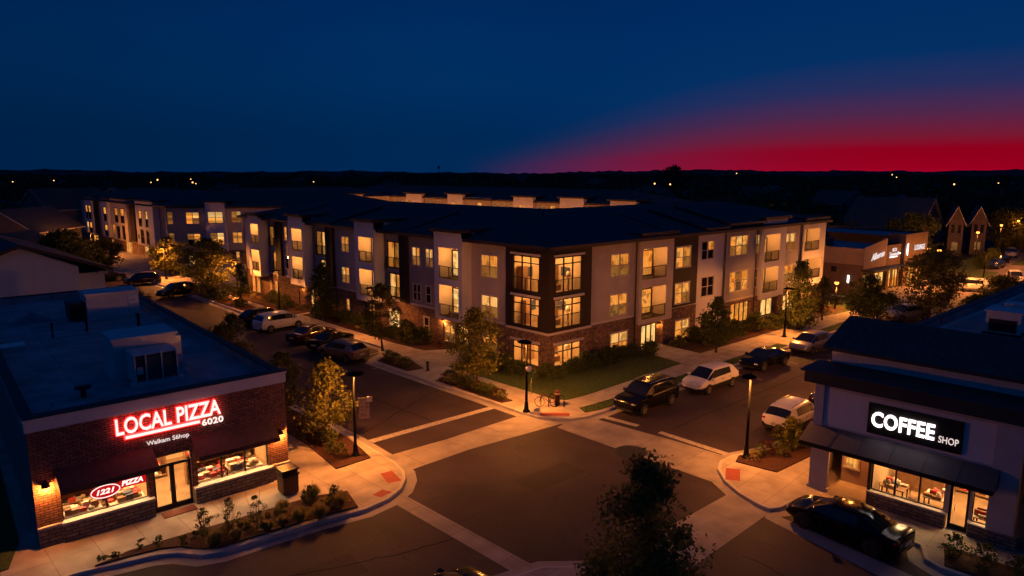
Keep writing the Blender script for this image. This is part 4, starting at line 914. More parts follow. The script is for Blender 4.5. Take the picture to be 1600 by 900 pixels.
mb.face([FP(p[0], -.075, p[1]) for p in oc]); mb.box(3.02, 4.08, -.09, -.08, 1.74, 2.22, 0, FP); mb.build('panel', 'neon_red', ns)
mb = MB()
mb.tube([FP(2.5 + .54 * math.cos(2 * math.pi * i / 40), -.06, 1.80 + .27 * math.sin(2 * math.pi * i / 40)) for i in range(41)], .022, 6, 0, False); mb.build('ring', 'letter_pink', ns)
text_mesh('1221', .3, 'letter_pink', FP, 2.16, 1.70, -.055, .02, .01, ns, 'numerals', .25, 1, .68)
text_mesh('PIZZA', .3, 'letter_pink', FP, 3.12, 1.84, -.06, .02, .012, ns, 'letters', .2, 1, .84)
dm = MB(); dm.box(4.5, 5.9, .12, .72, .15, .175, 0, FP); tag(dm.build('door_mat', 'mat_red', None), 'dark red door mat in front of the glazed pizza shop door', 'mat')
# roof plant
def local(P, F): return P
def rooftop(F, u, v, z0, label, dims, louver=True, group='rooftop air units on the pizza shop'):
    w_, dp, h = dims; t = thing('rooftop_unit', label, 'air unit', tuple(F(u + w_ / 2, -v - dp / 2, z0)), 0, group)
    mb = MB(); mb.box(u - .1, u + w_ + .1, -v - dp - .1, -v + .1, z0, z0 + .22, 0, F); mb.build('kerb_frame', 'metal_pale', t)
    mb = MB(); mb.box(u, u + w_, -v - dp, -v, z0 + .22, z0 + h, 0, F)
    for i in range(1, 5): mb.box(u + w_ * i / 5 - .015, u + w_ * i / 5 + .015, -v, -v + .015, z0 + .25, z0 + h - .05, 0, F)
    mb.build('casing', 'metal_pale', t)
    mb = MB(); mb.box(u - .08, u + w_ + .08, -v - dp - .08, -v + .08, z0 + h, z0 + h + .12, 0, F); mb.build('lid', 'metal_pale', t)
    return t
t = rooftop(FP, 4.25, 5.6, 5.0, 'large pale rooftop air unit with a louvred intake hood, nearest the pizza sign', (2.9, 2.4, 2.0), group=None)
mb = MB(); mb.box(4.75, 6.75, -5.65, -3.95, 5.15, 6.55, 0, FP); mb.build('intake_hood', 'metal_pale', t)
mb = MB()
mb.box(4.82, 6.68, -3.96, -3.93, 5.25, 6.5, 1, FP)
for a, b in ((5.3, 5.97), (6.03, 6.66)):
    for i in range(11): mb.face([FP(a, -3.93, 5.35 + i * .1), FP(b, -3.93, 5.35 + i * .1), FP(b, -3.86, 5.31 + i * .1), FP(a, -3.86, 5.31 + i * .1)], 3)
for a in (4.78, 5.26, 5.97, 6.66): mb.box(a, a + .06, -3.95, -3.84, 5.2, 6.52, 2, FP)
mb.box(4.9, 5.15, -3.94, -3.86, 5.6, 5.95, 2, FP)
mb.build('louvre', ['metal_dark', 'parapet', 'metal_pale', 'trim_mid'], t)
mb = MB(); mb.box(4.6, 6.95, -4.2, -3.6, 5.0, 5.2, 0, FP); mb.build('hood_base', 'metal_pale', t)
mb = MB(); mb.box(7.15, 7.6, -7.6, -6.4, 5.2, 6.7, 0, FP); mb.build('duct', 'metal_pale', t)
t = rooftop(FP, 5.9, 22.8, 5.0, 'long pale rooftop air unit near the back parapet of the pizza shop', (3.3, 2.3, 1.75), group=None)
mb = MB(); mb.box(4.9, 5.85, -24.9, -23.0, 5.15, 6.3, 0, FP)
for i in range(7): mb.box(5.0 + i * .12, 5.04 + i * .12, -23.0, -22.96, 5.25, 6.2, 1, FP)
mb.build('condenser', ['metal_dark', 'black'], t); mb = MB(); mb.box(8.5, 9.1, -22.8, -22.72, 5.9, 6.5, 0, FP); mb.lathe([(.0, 0), (.16, 0), (.16, .03)], FP(8.8, -22.7, 6.2), 10, 1); mb.build('access_panel', ['white_trim', 'black'], t)
for (u, v, h, r, lab) in ((7.97, 17.6, .95, .1, 'black roof vent pipe beside the large air unit, tallest of the pipes'), (3.3, 18.6, .8, .06, 'thin black roof vent pipe left of the twin pipes, middle of the pizza roof'), (5.2, 18.8, .9, .07, 'thin black roof vent pipe between the two air units'), (1.2, 2.3, .4, .05, 'short pale roof vent stub at the front left corner of the pizza roof')):
    mb = MB(); c = FP(u, -v, 5.0); mb.lathe([(r * 1.8, 0), (r * 1.8, .05), (r, .06), (r, h), (r * 1.5, h), (r * 1.5, h + .12), (0, h + .14)], (0, 0, 0), 12); tag(mb.build('vent_pipe', 'metal_pale' if h < .5 else 'metal_dark', None, origin=None), lab, 'pipe').location = c
mb = MB(); mb.lathe([(.12, 0), (.12, .3), (.1, .35), (.34, .42), (.36, .5), (.05, .56), (0, .56)], (0, 0, 0), 16); tag(mb.build('roof_vent', 'metal_dark', None), 'dark mushroom roof vent near the front edge of the pizza roof', 'vent').location = FP(2.6, -3.9, 5.0)
mb = MB(); mb.box(.5, 1.6, -16.9, -15.9, 5.0, 5.25, 0, FP); mb.box(.45, 1.65, -16.95, -15.85, 5.25, 5.33, 1, FP); tag(mb.build('roof_hatch', ['metal_pale', 'white_trim'], None), 'low pale roof hatch by the left parapet of the pizza roof', 'hatch')
mb = MB(); mb.face([FP(1.6, -24.6, 5.02), FP(4.2, -24.6, 5.02), FP(2.9, -24.9, 5.7)]); mb.face([FP(4.2, -24.6, 5.02), FP(4.0, -25.8, 5.02), FP(2.9, -24.9, 5.7)]); mb.face([FP(1.6, -24.6, 5.02), FP(2.9, -24.9, 5.7), FP(1.8, -25.8, 5.02)]); mb.face([FP(1.8, -25.8, 5.02), FP(2.9, -24.9, 5.7), FP(4.0, -25.8, 5.02)]); tag(mb.build('roof_cricket', 'membrane', None), 'low pyramid of roofing membrane left of the long rooftop air unit', 'roof cricket')
mb = MB(); mb.tube([FP(3.3, -18.2, 5.06), FP(5.2, -18.4, 5.06), FP(6.6, -18.9, 5.06)], .04, 6); tag(mb.build('conduit', 'metal_pale', None), 'thin pale conduit lying on the pizza roof between the vent pipes', 'pipe')
# litter bin by the right pier
lb = thing('litter_bin', 'square dark slatted litter bin beside the right pier of the pizza shop', 'litter bin', (14.25, 29.35, .15), -4)
mb = MB(); mb.box(-.36, .36, -.36, .36, .06, .95); mb.build('body', 'metal_dark', lb, True)
for x in range(7):
    pass
mb = MB()
for i in range(8):
    x = -.33 + i * .094
    mb.box(x - .03, x + .03, -.39, -.362, .1, .9); mb.box(-.39, -.362, x - .03, x + .03, .1, .9)
mb.build('slats', 'door_wood', lb, True)
mb = MB(); mb.box(-.41, .41, -.41, .41, .95, 1.02); mb.box(-.36, .36, -.3, .36, 1.02, 1.2); mb.box(-.41, .41, -.41, .41, 1.2, 1.26); mb.build('lid', 'metal_dark', lb, True)
mb = MB(); mb.box(-.28, .28, -.37, -.301, 1.03, 1.18); mb.build('slot', 'black', lb, True)

# ------------------------------------------------------------------ coffee shop
cs = thing('coffee_shop', 'grey stucco coffee shop with a long awning and a dark shingled roof', 'shop', (32.6, 12, 0))
FC = Fr((32.6, 12.05), -90)
CW, CD, C3 = (2.72, 5.65, .82, 2.9), (5.82, 6.55, .16, 2.9), (6.66, 7.5, .72, 2.9)
mb = MB(); mb.wall(FC, 2.65, 7.55, .8, 3.3, 0, [CW, CD, C3], .2); mb.wall(FC, 0, 8.1, 3.0, 5.42, .0, [(2.7, 7.5, 2.9, 3.0)], .0) if False else mb.wall(FC, 0, 8.1, 3.3, 5.42, .0); mb.build('front_wall', 'stucco', cs)
for a, b in ((0, .42), (7.2, 8.15)):
    mb = MB(); mb.box(a, b, .0, .16, 0.5 if a > 1 else 0, 5.42, 0, FC); mb.build('pier', 'stucco', cs)
mb = MB(); mb.box(.42, .85, -.0, .16, 0, 3.3, 0, FC); mb.box(-.06, .9, -.02, .22, 0, .3, 0, FC); mb.build('pier', 'stucco', cs)
mb = MB(); mb.box(.42, 7.2, .0, .03, 5.18, 5.42, 0, FC); mb.box(.42, 7.2, 0, .12, 3.3, 3.42, 0, FC); mb.build('panel_border', 'stucco', cs)
mb = MB(); mb.face([FC(.44, .02, 3.42), FC(7.18, .02, 3.42), FC(7.18, .02, 5.18), FC(.44, .02, 5.18)]); mb.build('panel', 'stucco_lite', cs)
mb = MB(); mb.box(2.62, 5.75, -.2, .14, 0, .78, 0, FC); mb.box(6.6, 7.6, -.2, .14, 0, .7, 0, FC); mb.box(7.15, 8.3, -.2, .26, 0, .72, 0, FC); mb.build('stone_base', 'stone_dark', cs)
mb = MB(); mb.box(2.6, 5.77, -.1, .2, .78, .85, 0, FC); mb.box(6.58, 7.62, -.1, .2, .7, .76, 0, FC); mb.build('sill', 'trim_lite', cs)
mb = MB(); mb.box(2.6, 2.72, -.2, .1, .85, 2.9, 0, FC); mb.build('jamb', 'frame_dark', cs)
shopwin(cs, FC, CW, -.12, 3); shopwin(cs, FC, C3, -.12, 1); door2(cs, FC, 5.82, 6.55, .16, 2.3, -.12, 1, 2.9)
# open alcove at the left
mb = MB(); mb.face([FC(.85, -1.7, .15), FC(2.62, -1.7, .15), FC(2.62, -1.7, 3.3), FC(.85, -1.7, 3.3)]); mb.face([FC(2.62, 0, .15), FC(2.62, -1.7, .15), FC(2.62, -1.7, 3.3), FC(2.62, 0, 3.3)])
mb.wall(Fr((32.6, 12.0), 0), .15, 1.7, .15, 3.3, 0, [(.3, 1.5, .9, 2.6)], .05); mb.face([FC(0, 0, 3.3), FC(2.62, 0, 3.3), FC(2.62, -1.7, 3.3), FC(0, -1.7, 3.3)]); mb.build('alcove_wall', 'stucco_shop', cs)
window(cs, FC, 1.0, 1.65, .95, 2.6, -1.62, n=1, lit='lit', low='lit', frame='trim_lite', rail=False)
light('lamp_light', 'POINT', FC(1.7, -.6, 3.0), 130, AMBER, cs, .1)  # added alcove lamp, strong enough to put amber light on the pavement
mb = MB(); mb.lathe([(0, -.03), (.1, -.03), (.12, .03)], FC(1.7, -.8, 3.25), 12); mb.build('added_ceiling_lamp', 'bulb_added', cs)
awning(cs, FC, -.15, 7.5, 3.42, 1.28, 2.82, .2, 'awning_grey', mv='black')
for i in range(1, 6):
    mb = MB(); u = -.15 + 7.65 * i / 6; mb.tube([FC(u, .06, 3.43), FC(u, .65, 3.17), FC(u, 1.28, 2.835)], .006, 5); mb.build('awning_seam', 'black', cs)
text_mesh('COFFEE CEN', .17, 'letter_dim', FC, 3.55, 2.655, 1.3, .006, .002, cs, 'awning_lettering', 0, 1.05, 1.35)
sgc = thing('shop_sign', 'black sign board with bright white letters COFFEE SHOP on the grey wall', 'sign', tuple(FC(4.2, .05, 3.6)), -90)
mb = MB(); mb.box(2.42, 6.05, .03, .1, 3.6, 4.95, 0, FC); mb.build('board', 'black', sgc)
mb = MB()
for q in ((2.40, 6.07, 3.57, 3.61), (2.40, 6.07, 4.94, 4.98)): mb.box(q[0], q[1], .03, .13, q[2], q[3], 0, FC)
for q in ((2.39, 2.43), (6.04, 6.08)): mb.box(q[0], q[1], .03, .13, 3.57, 4.98, 0, FC)
mb.build('board_frame', 'metal_dark', sgc)
text_mesh('COFFEE', .95, 'letter_white', FC, 2.56, 3.95, .15, .06, .02, sgc, 'letters', 0, 1.04, 2.5)
text_mesh('SHOP', .42, 'letter_soft', FC, 5.22, 3.9, .13, .03, .0, sgc, 'letters', 0, 1.0, .74)
# parapet and raised roof
mb = MB(); mb.box(-.45, 14, -1.7, .42, 5.42, 5.95, 0, FC); mb.box(-.6, 14, -1.7, .56, 5.95, 6.05, 0, FC); mb.build('parapet', 'parapet', cs)
mb = MB(); mb.box(0, 14, -6.0, -1.7, 3.6, 6.6, 0, FC); mb.build('raised_wall', 'white_siding', cs)
mb = MB(); y0, y1 = 12.35, -12
def Q(x, y, z): return Vector((x, y, z))
for a, b in (((33.75, 6.72), (37.2, 7.72)), ((37.2, 7.72), (39.4, 7.05))):
    t = Vector((0, 0, .16)); P0, P1, P2, P3 = Q(a[0], y0, a[1]), Q(a[0], y1, a[1]), Q(b[0], y1, b[1]), Q(b[0], y0, b[1])
    mb.face([P0 + t, P1 + t, P2 + t, P3 + t], 0); mb.face([P0, P3, P2, P1], 1); mb.face([P0, P3, P3 + t, P0 + t], 1); mb.face([P0, P1, P1 + t, P0 + t], 1)
mb.face([Q(34.3, 12.04, 6.6), Q(38.6, 12.04, 6.6), Q(38.6, 12.04, 7.2), Q(37.2, 12.04, 7.65), Q(34.3, 12.04, 6.85)], 2)
mb.build('roof', ['shingle', 'parapet', 'white_siding'], cs)
mb = MB(); mb.box(0, 8.1, -5.9, -.3, 3.3, 3.36, 0, FC)
mb = MB(); mb.face([FC(0.02, 0, 0), FC(.02, -6, 0), FC(.02, -6, 5.42), FC(.02, 0, 5.42)]) if False else mb.wall(Fr((32.6, 12.02), 0), 1.7, 6.0, 0, 5.42, 0); mb.wall(Fr((32.6, 12.02), 0), 0, 1.7, 3.3, 5.42, 0); mb.build('side_wall', 'stucco', cs)
# coffee room
mb = MB()
mb.face([FC(2.64, -.22, .16), FC(7.8, -.22, .16), FC(7.8, -5, .16), FC(2.64, -5, .16)], 1); mb.face([FC(2.64, -5, .16), FC(7.8, -5, .16), FC(7.8, -5, 3.2), FC(2.64, -5, 3.2)], 0)
for u in (2.64, 7.8): mb.face([FC(u, -.22, .16), FC(u, -5, .16), FC(u, -5, 3.2), FC(u, -.22, 3.2)], 0)
mb.face([FC(2.64, -.22, 3.2), FC(7.8, -.22, 3.2), FC(7.8, -5, 3.2), FC(2.64, -5, 3.2)], 0)
for u in (3.2, 5.2, 6.7): mb.face([FC(u, -1.4, 3.17), FC(u + .8, -1.4, 3.17), FC(u + .8, -3.4, 3.17), FC(u, -3.4, 3.17)], 2)
mb.build('interior', ['room', 'room_floor', 'shop_ceil'], cs)
display(FC, 2.9, 3.9, -1.7, -.8, .85, 'cream table behind the coffee window, nearest the alcove', 11, 'wood', 14)
display(FC, 4.6, 5.6, -2.0, -1.0, .85, 'cream table behind the coffee window, nearest the glazed door', 12, 'cream', 20)
display(FC, 6.6, 7.5, -1.3, -.5, .8, 'cream table behind the small coffee window right of the glazed door', 13, 'cream', 30)
shelf(FC, 5.2, 7.6, -4.4, 'dark wooden shelf unit with jars at the back of the coffee room', 14)
ct = thing('counter', 'wooden coffee counter with a pale top at the back of the coffee room', 'counter', tuple(FC(4.2, -3.2, .16)))
mb = MB(); mb.box(3.0, 5.0, -3.5, -2.9, .16, 1.1, 0, FC); mb.build('front', 'wood', ct); mb = MB(); mb.box(2.95, 5.05, -3.55, -2.85, 1.1, 1.16, 0, FC); mb.build('counter_top', 'cream', ct)
def chair(F, u, d, label, m='wood'):
    t = thing('chair', label, 'chair', tuple(F(u, d, .16)), 0, 'chairs in the coffee room')
    mb = MB(); mb.lathe([(0, .6), (.2, .6), (.21, .64), (0, .65)], F(u, d, 0), 12); mb.build('seat', m, t)
    mb = MB(); mb.tube([F(u - .2, d - .18, .64), F(u - .2, d - .22, 1.02), F(u, d - .24, 1.1), F(u + .2, d - .22, 1.02), F(u + .2, d - .18, .64)], .02, 6); mb.build('backrest', m, t)
    for a, b in ((-.15, -.15), (.15, -.15), (-.15, .15), (.15, .15)): mb = MB(); mb.tube([F(u + a * 1.2, d + b * 1.2, .16), F(u + a, d + b, .6)], .016, 5); mb.build('leg', 'metal_dark', t)
chair(FC, 3.1, -.5, 'round backed chair close behind the first coffee window pane'); chair(FC, 4.25, -1.0, 'round backed chair between the two coffee tables')
# neighbouring unit beyond the right pier
mb = MB(); mb.wall(FC, 8.15, 22, .0, 5.42, -.12, [(8.9, 11.5, .8, 2.6)], .15); mb.build('front_wall', 'stucco_shop_dark', cs)
shopwin(cs, FC, (8.9, 11.5, .8, 2.6), -.2, 2); mb = MB(); mb.face([FC(8.8, -1.2, .5), FC(11.6, -1.2, .5), FC(11.6, -1.2, 3), FC(8.8, -1.2, 3)]); mb.build('blind', 'lit', cs)
awning(cs, FC, 8.4, 12, 3.3, 1.1, 2.8, .2, 'black')
# long flat roofed body behind
FM = Fr((38.6, 13.45), -4)
mb = MB(); 
FMb = lambda u, d, z: FM(u, -abs(d), z)
mb.face([FM(0, 0, 0), FM(46, 0, 0), FM(46, 0, 4.9), FM(0, 0, 4.9)]); mb.face([FM(46, 0, 0), FM(46, 34, 0), FM(46, 34, 4.9), FM(46, 0, 4.9)])
mb.face([FM(0, 0, 0), FM(0, 34, 0), FM(0, 34, 4.9), FM(0, 0, 4.9)]); mb.build('rear_wall', 'stucco', cs)
mb = MB(); mb.face([FM(.3, .3, 4.75), FM(46, .3, 4.75), FM(46, 34, 4.75), FM(.3, 34, 4.75)]); mb.build('flat_roof', 'membrane', cs)
mb = MB(); mb.box(0, 46, -.05, .35, 4.6, 5.25, 0, FM); mb.box(-.03, 46, -.1, .4, 5.25, 5.33, 1, FM); mb.box(.0, 46, .9, 1.05, 4.75, 4.95, 2, FM); mb.build('parapet', ['membrane', 'parapet', 'metal_pale'], cs)
FX = Fr((0, 0), 0)
t = thing('rooftop_unit', 'boxy pale rooftop air unit on the flat roof behind the coffee shop', 'air unit', (54.5, 8.5, 4.75))
mb = MB(); mb.box(53.4, 55.6, 7.4, 9.3, 4.9, 6.25); mb.box(53.3, 55.7, 7.3, 9.4, 6.25, 6.36); mb.build('casing', 'metal_pale', t)
mb = MB(); mb.box(53.36, 53.4, 7.6, 9.1, 5.0, 5.8); mb.build('grille', 'black', t); mb = MB(); mb.box(53.3, 55.7, 7.3, 9.4, 4.75, 4.9); mb.build('kerb_frame', 'metal_dark', t)
mb = MB(); mb.box(55.9, 57.2, 6.9, 8.8, 4.8, 6.5); mb.build('duct', 'metal_pale', t)

# ------------------------------------------------------------------ shop row at the right
sr = thing('shop_row', 'low brown row of shops with bright white script signs beyond the corner block', 'shop row', (91, 29.1, 0))
FS = Fr((91, 29.13), -7.5)
mb = MB()
mb.wall(FS, 0, 5.9, 0, 3.5, 0, [(.2, 1.9, .3, 2.6), (2.8, 5.6, .3, 2.6)], .15); mb.face([FS(-.1, .05, 3.5), FS(5.9, .05, 3.5), FS(5.9, .05, 6.9), FS(-.1, .05, 6.02)]); mb.face([FS(5.9, .05, 3.5), FS(5.9, -.6, 3.5), FS(5.9, -.6, 6.9), FS(5.9, .05, 6.9)]); mb.build('front_wall', 'stucco_shop', sr)
mb = MB(); mb.wall(FS, 5.9, 10.8, 0, 5.85, -.3, [(6.6, 8.4, .3, 2.6), (8.8, 10.3, .2, 2.6)], .15); mb.build('front_wall', 'stucco_shop_dark', sr)
mb = MB(); mb.wall(FS, 10.8, 17.6, 0, 7.15, .2, [(12, 14, .3, 2.6), (14.6, 16.8, .3, 2.6)], .15); mb.face([FS(10.8, .2, 0), FS(10.8, -2, 0), FS(10.8, -2, 7.15), FS(10.8, .2, 7.15)]); mb.face([FS(17.6, .2, 0), FS(17.6, -14, 0), FS(17.6, -14, 7.15), FS(17.6, .2, 7.15)]); mb.build('front_wall', 'stucco_shop_dark', sr)
for (a, b, c, e, d) in ((.2, 1.9, .3, 2.6, 0), (2.8, 5.6, .3, 2.6, 0), (6.6, 8.4, .3, 2.6, -.3), (8.8, 10.3, .2, 2.6, -.3), (12, 14, .3, 2.6, .2), (14.6, 16.8, .3, 2.6, .2)):
    window(sr, FS, a, b, c, e, d, n=2, lit='lit_hot' if a < 9 else 'lit', low='lit', frame='frame_dark', rail=False)
GW = Fr((91, 29.1), 90, True)
mb = MB(); mb.wall(GW, 0, 16, 3.8, 5.9, 0); mb.build('side_wall', 'stucco_shop', sr); mb = MB(); mb.wall(GW, 0, 16, 0, 3.8, .03, [(3.2, 3.9, 2.7, 3.4)], .1); mb.build('side_wall', 'stucco_shop_dark', sr)
mb = MB(); mb.box(3.2, 3.9, -.1, -.06, 2.7, 3.4, 0, GW); mb.build('vent_grille', 'black', sr)
mb = MB(); mb.face([FS(0, -.2, 5.6), FS(10.8, -.4, 5.6), FS(10.8, -16, 5.6), FS(0, -16, 5.6)]); mb.face([FS(10.8, .1, 6.8), FS(17.6, .1, 6.8), FS(17.6, -14, 6.8), FS(10.8, -14, 6.8)]); mb.build('roof', 'membrane', sr)
mb = MB(); mb.box(0, 10.7, -16.2, -15.9, 5.3, 6.0, 0, FS); mb.box(1, 4, -9, -6, 5.6, 6.6, 0, FS); mb.build('parapet', 'stucco_shop_dark', sr)
mb = MB(); mb.box(-.6, 6.4, .05, 1.7, 3.1, 3.3, 0, FS); mb.box(6.4, 11, -.25, 1.5, 3.0, 3.18, 0, FS); mb.build('canopy', 'trim_dark', sr)
awning(sr, FS, 11.2, 17.4, 3.5, 1.6, 2.9, .15, 'car_navy')
for a in (2.35, 6.2): mb = MB(); mb.box(a - .25, a + .25, .0, .3, 0, 3.1, 0, FS); mb.build('brick_pier', 'stone', sr)
for nm, u, z, wd, lab, sh, tl, size in (('Alberon', 1.7, 4.25, 3.4, 'white glowing script sign reading Alberon on the sloping brown shop gable', .35, .13, 1.15),):
    t = thing('shop_sign', lab, 'sign', tuple(FS(u, .1, z)), -7.5); text_mesh(nm, size, 'letter_soft', FS, u, z, .14, .06, .012, t, 'letters', sh, 1, wd, tl)
t = thing('shop_sign', 'white glowing two line sign reading RCB Tommell on the middle shop of the row', 'sign', tuple(FS(7.4, -.2, 4.4)), -7.5)
text_mesh('RCB', .62, 'letter_soft', FS, 8.1, 4.98, -.2, .05, .01, t, 'letters', 0, 1, 1.2); text_mesh('Tommell', .7, 'letter_soft', FS, 7.3, 4.42, -.2, .05, .012, t, 'letters', .1, 1, 2.6)
mb = MB(); mb.box(7.5, 9.6, -.24, -.18, 4.2, 4.3, 0, FS); mb.box(10.0, 10.5, -.24, -.18, 4.55, 4.68, 0, FS); mb.build('underline', 'letter_white', t)
t = thing('shop_sign', 'white glowing crescent blade sign between the two taller shops of the row', 'sign', tuple(FS(11.2, .3, 4.3)), -7.5)
mb = MB(); pts = [(11.2 + .28 - .42 * math.cos(R(a)), 5.1 + .85 * math.sin(R(a))) for a in range(-80, 81, 16)] + [(11.36 - .2 * math.cos(R(a)), 5.1 + .85 * math.sin(R(a))) for a in range(80, -81, -16)]
mb.face([FS(p[0], .3, p[1]) for p in pts]); mb.face([FS(p[0], .36, p[1]) for p in pts]); mb.build('crescent', 'letter_white', t)
t = thing('shop_sign', 'white glowing capitals reading LOUNGE on the tallest shop at the far end of the row', 'sign', tuple(FS(13.4, .2, 4.8)), -7.5)
text_mesh('LOUNGE', 1.0, 'letter_soft', FS, 13.5, 4.85, .28, .05, .015, t, 'letters', 0, 1, 3.2)

mb = MB(); mb.box(1.6, 1.75, .05, .12, 1.5, 2.4, 0, GW); tag(mb.build('wall_tube_lamp', 'bulb_white', None), 'short white tube light upright on the brown side wall of the shop row', 'wall light')

# ------------------------------------------------------------------ white gabled hall behind the pizza shop
wh = thing('gabled_hall', 'big white gabled hall with a dark roof behind the pizza shop, at the left edge', 'hall', (13, 80, 0))
mb = MB(); x0, xa, x1, Y0, Y1 = 5.4, 13.0, 19.4, 80, 112
ze, za = 5.55, 8.05
mb.face([(x0, Y0, 0), (x1 - 1.6, Y0, 0), (x1 - 1.6, Y0, ze + .3), (xa, Y0, za), (x0, Y0, ze - .3)]); mb.face([(x1 - 1.6, Y0, 0), (x1 - 1.6, Y1, 0), (x1 - 1.6, Y1, ze), (x1 - 1.6, Y0, ze)]); mb.face([(x0, Y0, 0), (x0, Y1, 0), (x0, Y1, ze), (x0, Y0, ze)])
mb.build('gable_wall', 'white_siding', wh)
mb = MB(); mb.box(x1 - 1.6, x1 + .9, Y0 + .9, Y1, 0, 5.0); mb.build('lean_to', 'white_siding', wh)
mb = MB(); mb.box(x1 + .3, x1 + 1.2, Y0 + .7, Y1, 4.75, 5.1); mb.build('gutter_board', 'trim_lite', wh)
mb = MB(); t = Vector((0, 0, .34))
for (a, b) in (((x0 - .8, ze - .5), (xa, za + .05)), ((xa, za + .05), (x1 + 1.4, 5.15))):
    P0, P1, P2, P3 = Vector((a[0], Y0 - .7, a[1])), Vector((b[0], Y0 - .7, b[1])), Vector((b[0], Y1, b[1])), Vector((a[0], Y1, a[1]))
    mb.face([P0 + t, P1 + t, P2 + t, P3 + t], 0); mb.face([P0, P1, P1 + t, P0 + t], 1); mb.face([P0, P3, P2, P1], 1); mb.face([P1, P2, P2 + t, P1 + t], 1)
mb.build('roof', ['shingle', 'trim_dark'], wh)

# ------------------------------------------------------------------ vehicles
def catmull(P, t):
    i = int(t); i = min(i, len(P) - 2); f = t - i
    a, b, c, d = P[max(i - 1, 0)], P[i], P[i + 1], P[min(i + 2, len(P) - 1)]
    return [.5 * (2 * q + (r - p) * f + (2 * p - 5 * q + 4 * r - s) * f * f + (3 * q - p - 3 * r + s) * f ** 3) for p, q, r, s in zip(a, b, c, d)]
# station: x, z low, belt, top, half width belt, half width top ; flags per interval: w windscreen, r rear window, s side window
FLG = '--r--sssw----'
SUV = ([(-2.30, .55, .80, .82, .72, .62), (-2.26, .40, .98, 1.0, .84, .74), (-2.15, .32, 1.06, 1.12, .89, .76), (-1.74, .28, 1.08, 1.52, .91, .66), (-1.55, .26, 1.07, 1.60, .92, .66), (-1.25, .25, 1.06, 1.64, .92, .66), (-.2, .25, 1.02, 1.675, .92, .66), (.35, .25, 1.0, 1.66, .92, .64), (.62, .25, .99, 1.60, .92, .62), (1.42, .26, .97, 1.05, .91, .74), (1.55, .26, .95, 1.01, .91, .73), (2.0, .28, .86, .92, .88, .68), (2.22, .34, .72, .78, .80, .60), (2.32, .44, .60, .64, .68, .50)], FLG)
BIG = ([(-2.40, .55, .84, .86, .78, .70), (-2.37, .42, 1.05, 1.08, .90, .82), (-2.30, .34, 1.14, 1.20, .94, .82), (-2.12, .30, 1.16, 1.64, .96, .76), (-2.02, .28, 1.16, 1.74, .96, .76), (-1.85, .27, 1.15, 1.78, .97, .76), (-.5, .26, 1.13, 1.82, .97, .77), (.35, .26, 1.11, 1.80, .97, .76), (.66, .26, 1.10, 1.74, .96, .74), (1.28, .28, 1.08, 1.18, .95, .80), (1.40, .28, 1.07, 1.14, .95, .80), (2.05, .30, 1.0, 1.06, .93, .78), (2.32, .36, .86, .92, .86, .70), (2.42, .46, .70, .74, .76, .60)], FLG)
SEDAN = ([(-2.40, .55, .74, .76, .70, .58), (-2.35, .40, .94, .97, .84, .70), (-2.15, .30, .99, 1.03, .89, .72), (-1.65, .26, .98, 1.07, .91, .68), (-.95, .24, .96, 1.38, .92, .58), (-.75, .23, .955, 1.42, .92, .58), (-.2, .22, .945, 1.45, .92, .59), (.25, .22, .93, 1.43, .92, .58), (.45, .22, .92, 1.40, .92, .57), (1.30, .22, .90, .98, .91, .70), (1.42, .22, .885, .95, .91, .69), (1.95, .26, .81, .86, .88, .66), (2.28, .32, .68, .73, .80, .58), (2.40, .42, .56, .60, .66, .50)], '---r-sssw----')
VAN = ([(-2.45, .55, .86, .88, .74, .66), (-2.40, .40, 1.06, 1.09, .90, .78), (-2.30, .32, 1.10, 1.18, .94, .80), (-2.02, .27, 1.11, 1.60, .96, .74), (-1.85, .26, 1.10, 1.68, .97, .73), (-1.6, .25, 1.09, 1.72, .97, .73), (-.5, .24, 1.07, 1.75, .98, .73), (.35, .24, 1.04, 1.73, .98, .72), (.70, .24, 1.03, 1.67, .97, .70), (1.62, .26, 1.0, 1.09, .95, .78), (1.75, .26, .98, 1.05, .95, .77), (2.12, .28, .90, .95, .92, .72), (2.38, .34, .76, .81, .84, .64), (2.46, .44, .62, .66, .72, .54)], FLG)
WAGON = ([(-2.34, .52, .76, .78, .72, .62), (-2.30, .38, .95, .98, .85, .74), (-2.18, .30, 1.01, 1.07, .90, .76), (-1.70, .26, 1.03, 1.44, .92, .64), (-1.50, .25, 1.02, 1.52, .92, .64), (-1.2, .24, 1.01, 1.55, .92, .64), (-.2, .23, .97, 1.58, .92, .64), (.30, .23, .95, 1.56, .92, .63), (.55, .23, .94, 1.51, .92, .61), (1.38, .24, .92, 1.0, .91, .72), (1.50, .24, .90, .96, .91, .71), (1.98, .27, .82, .88, .88, .67), (2.24, .32, .69, .74, .81, .60), (2.36, .42, .58, .61, .68, .50)], FLG)
SUB = 4
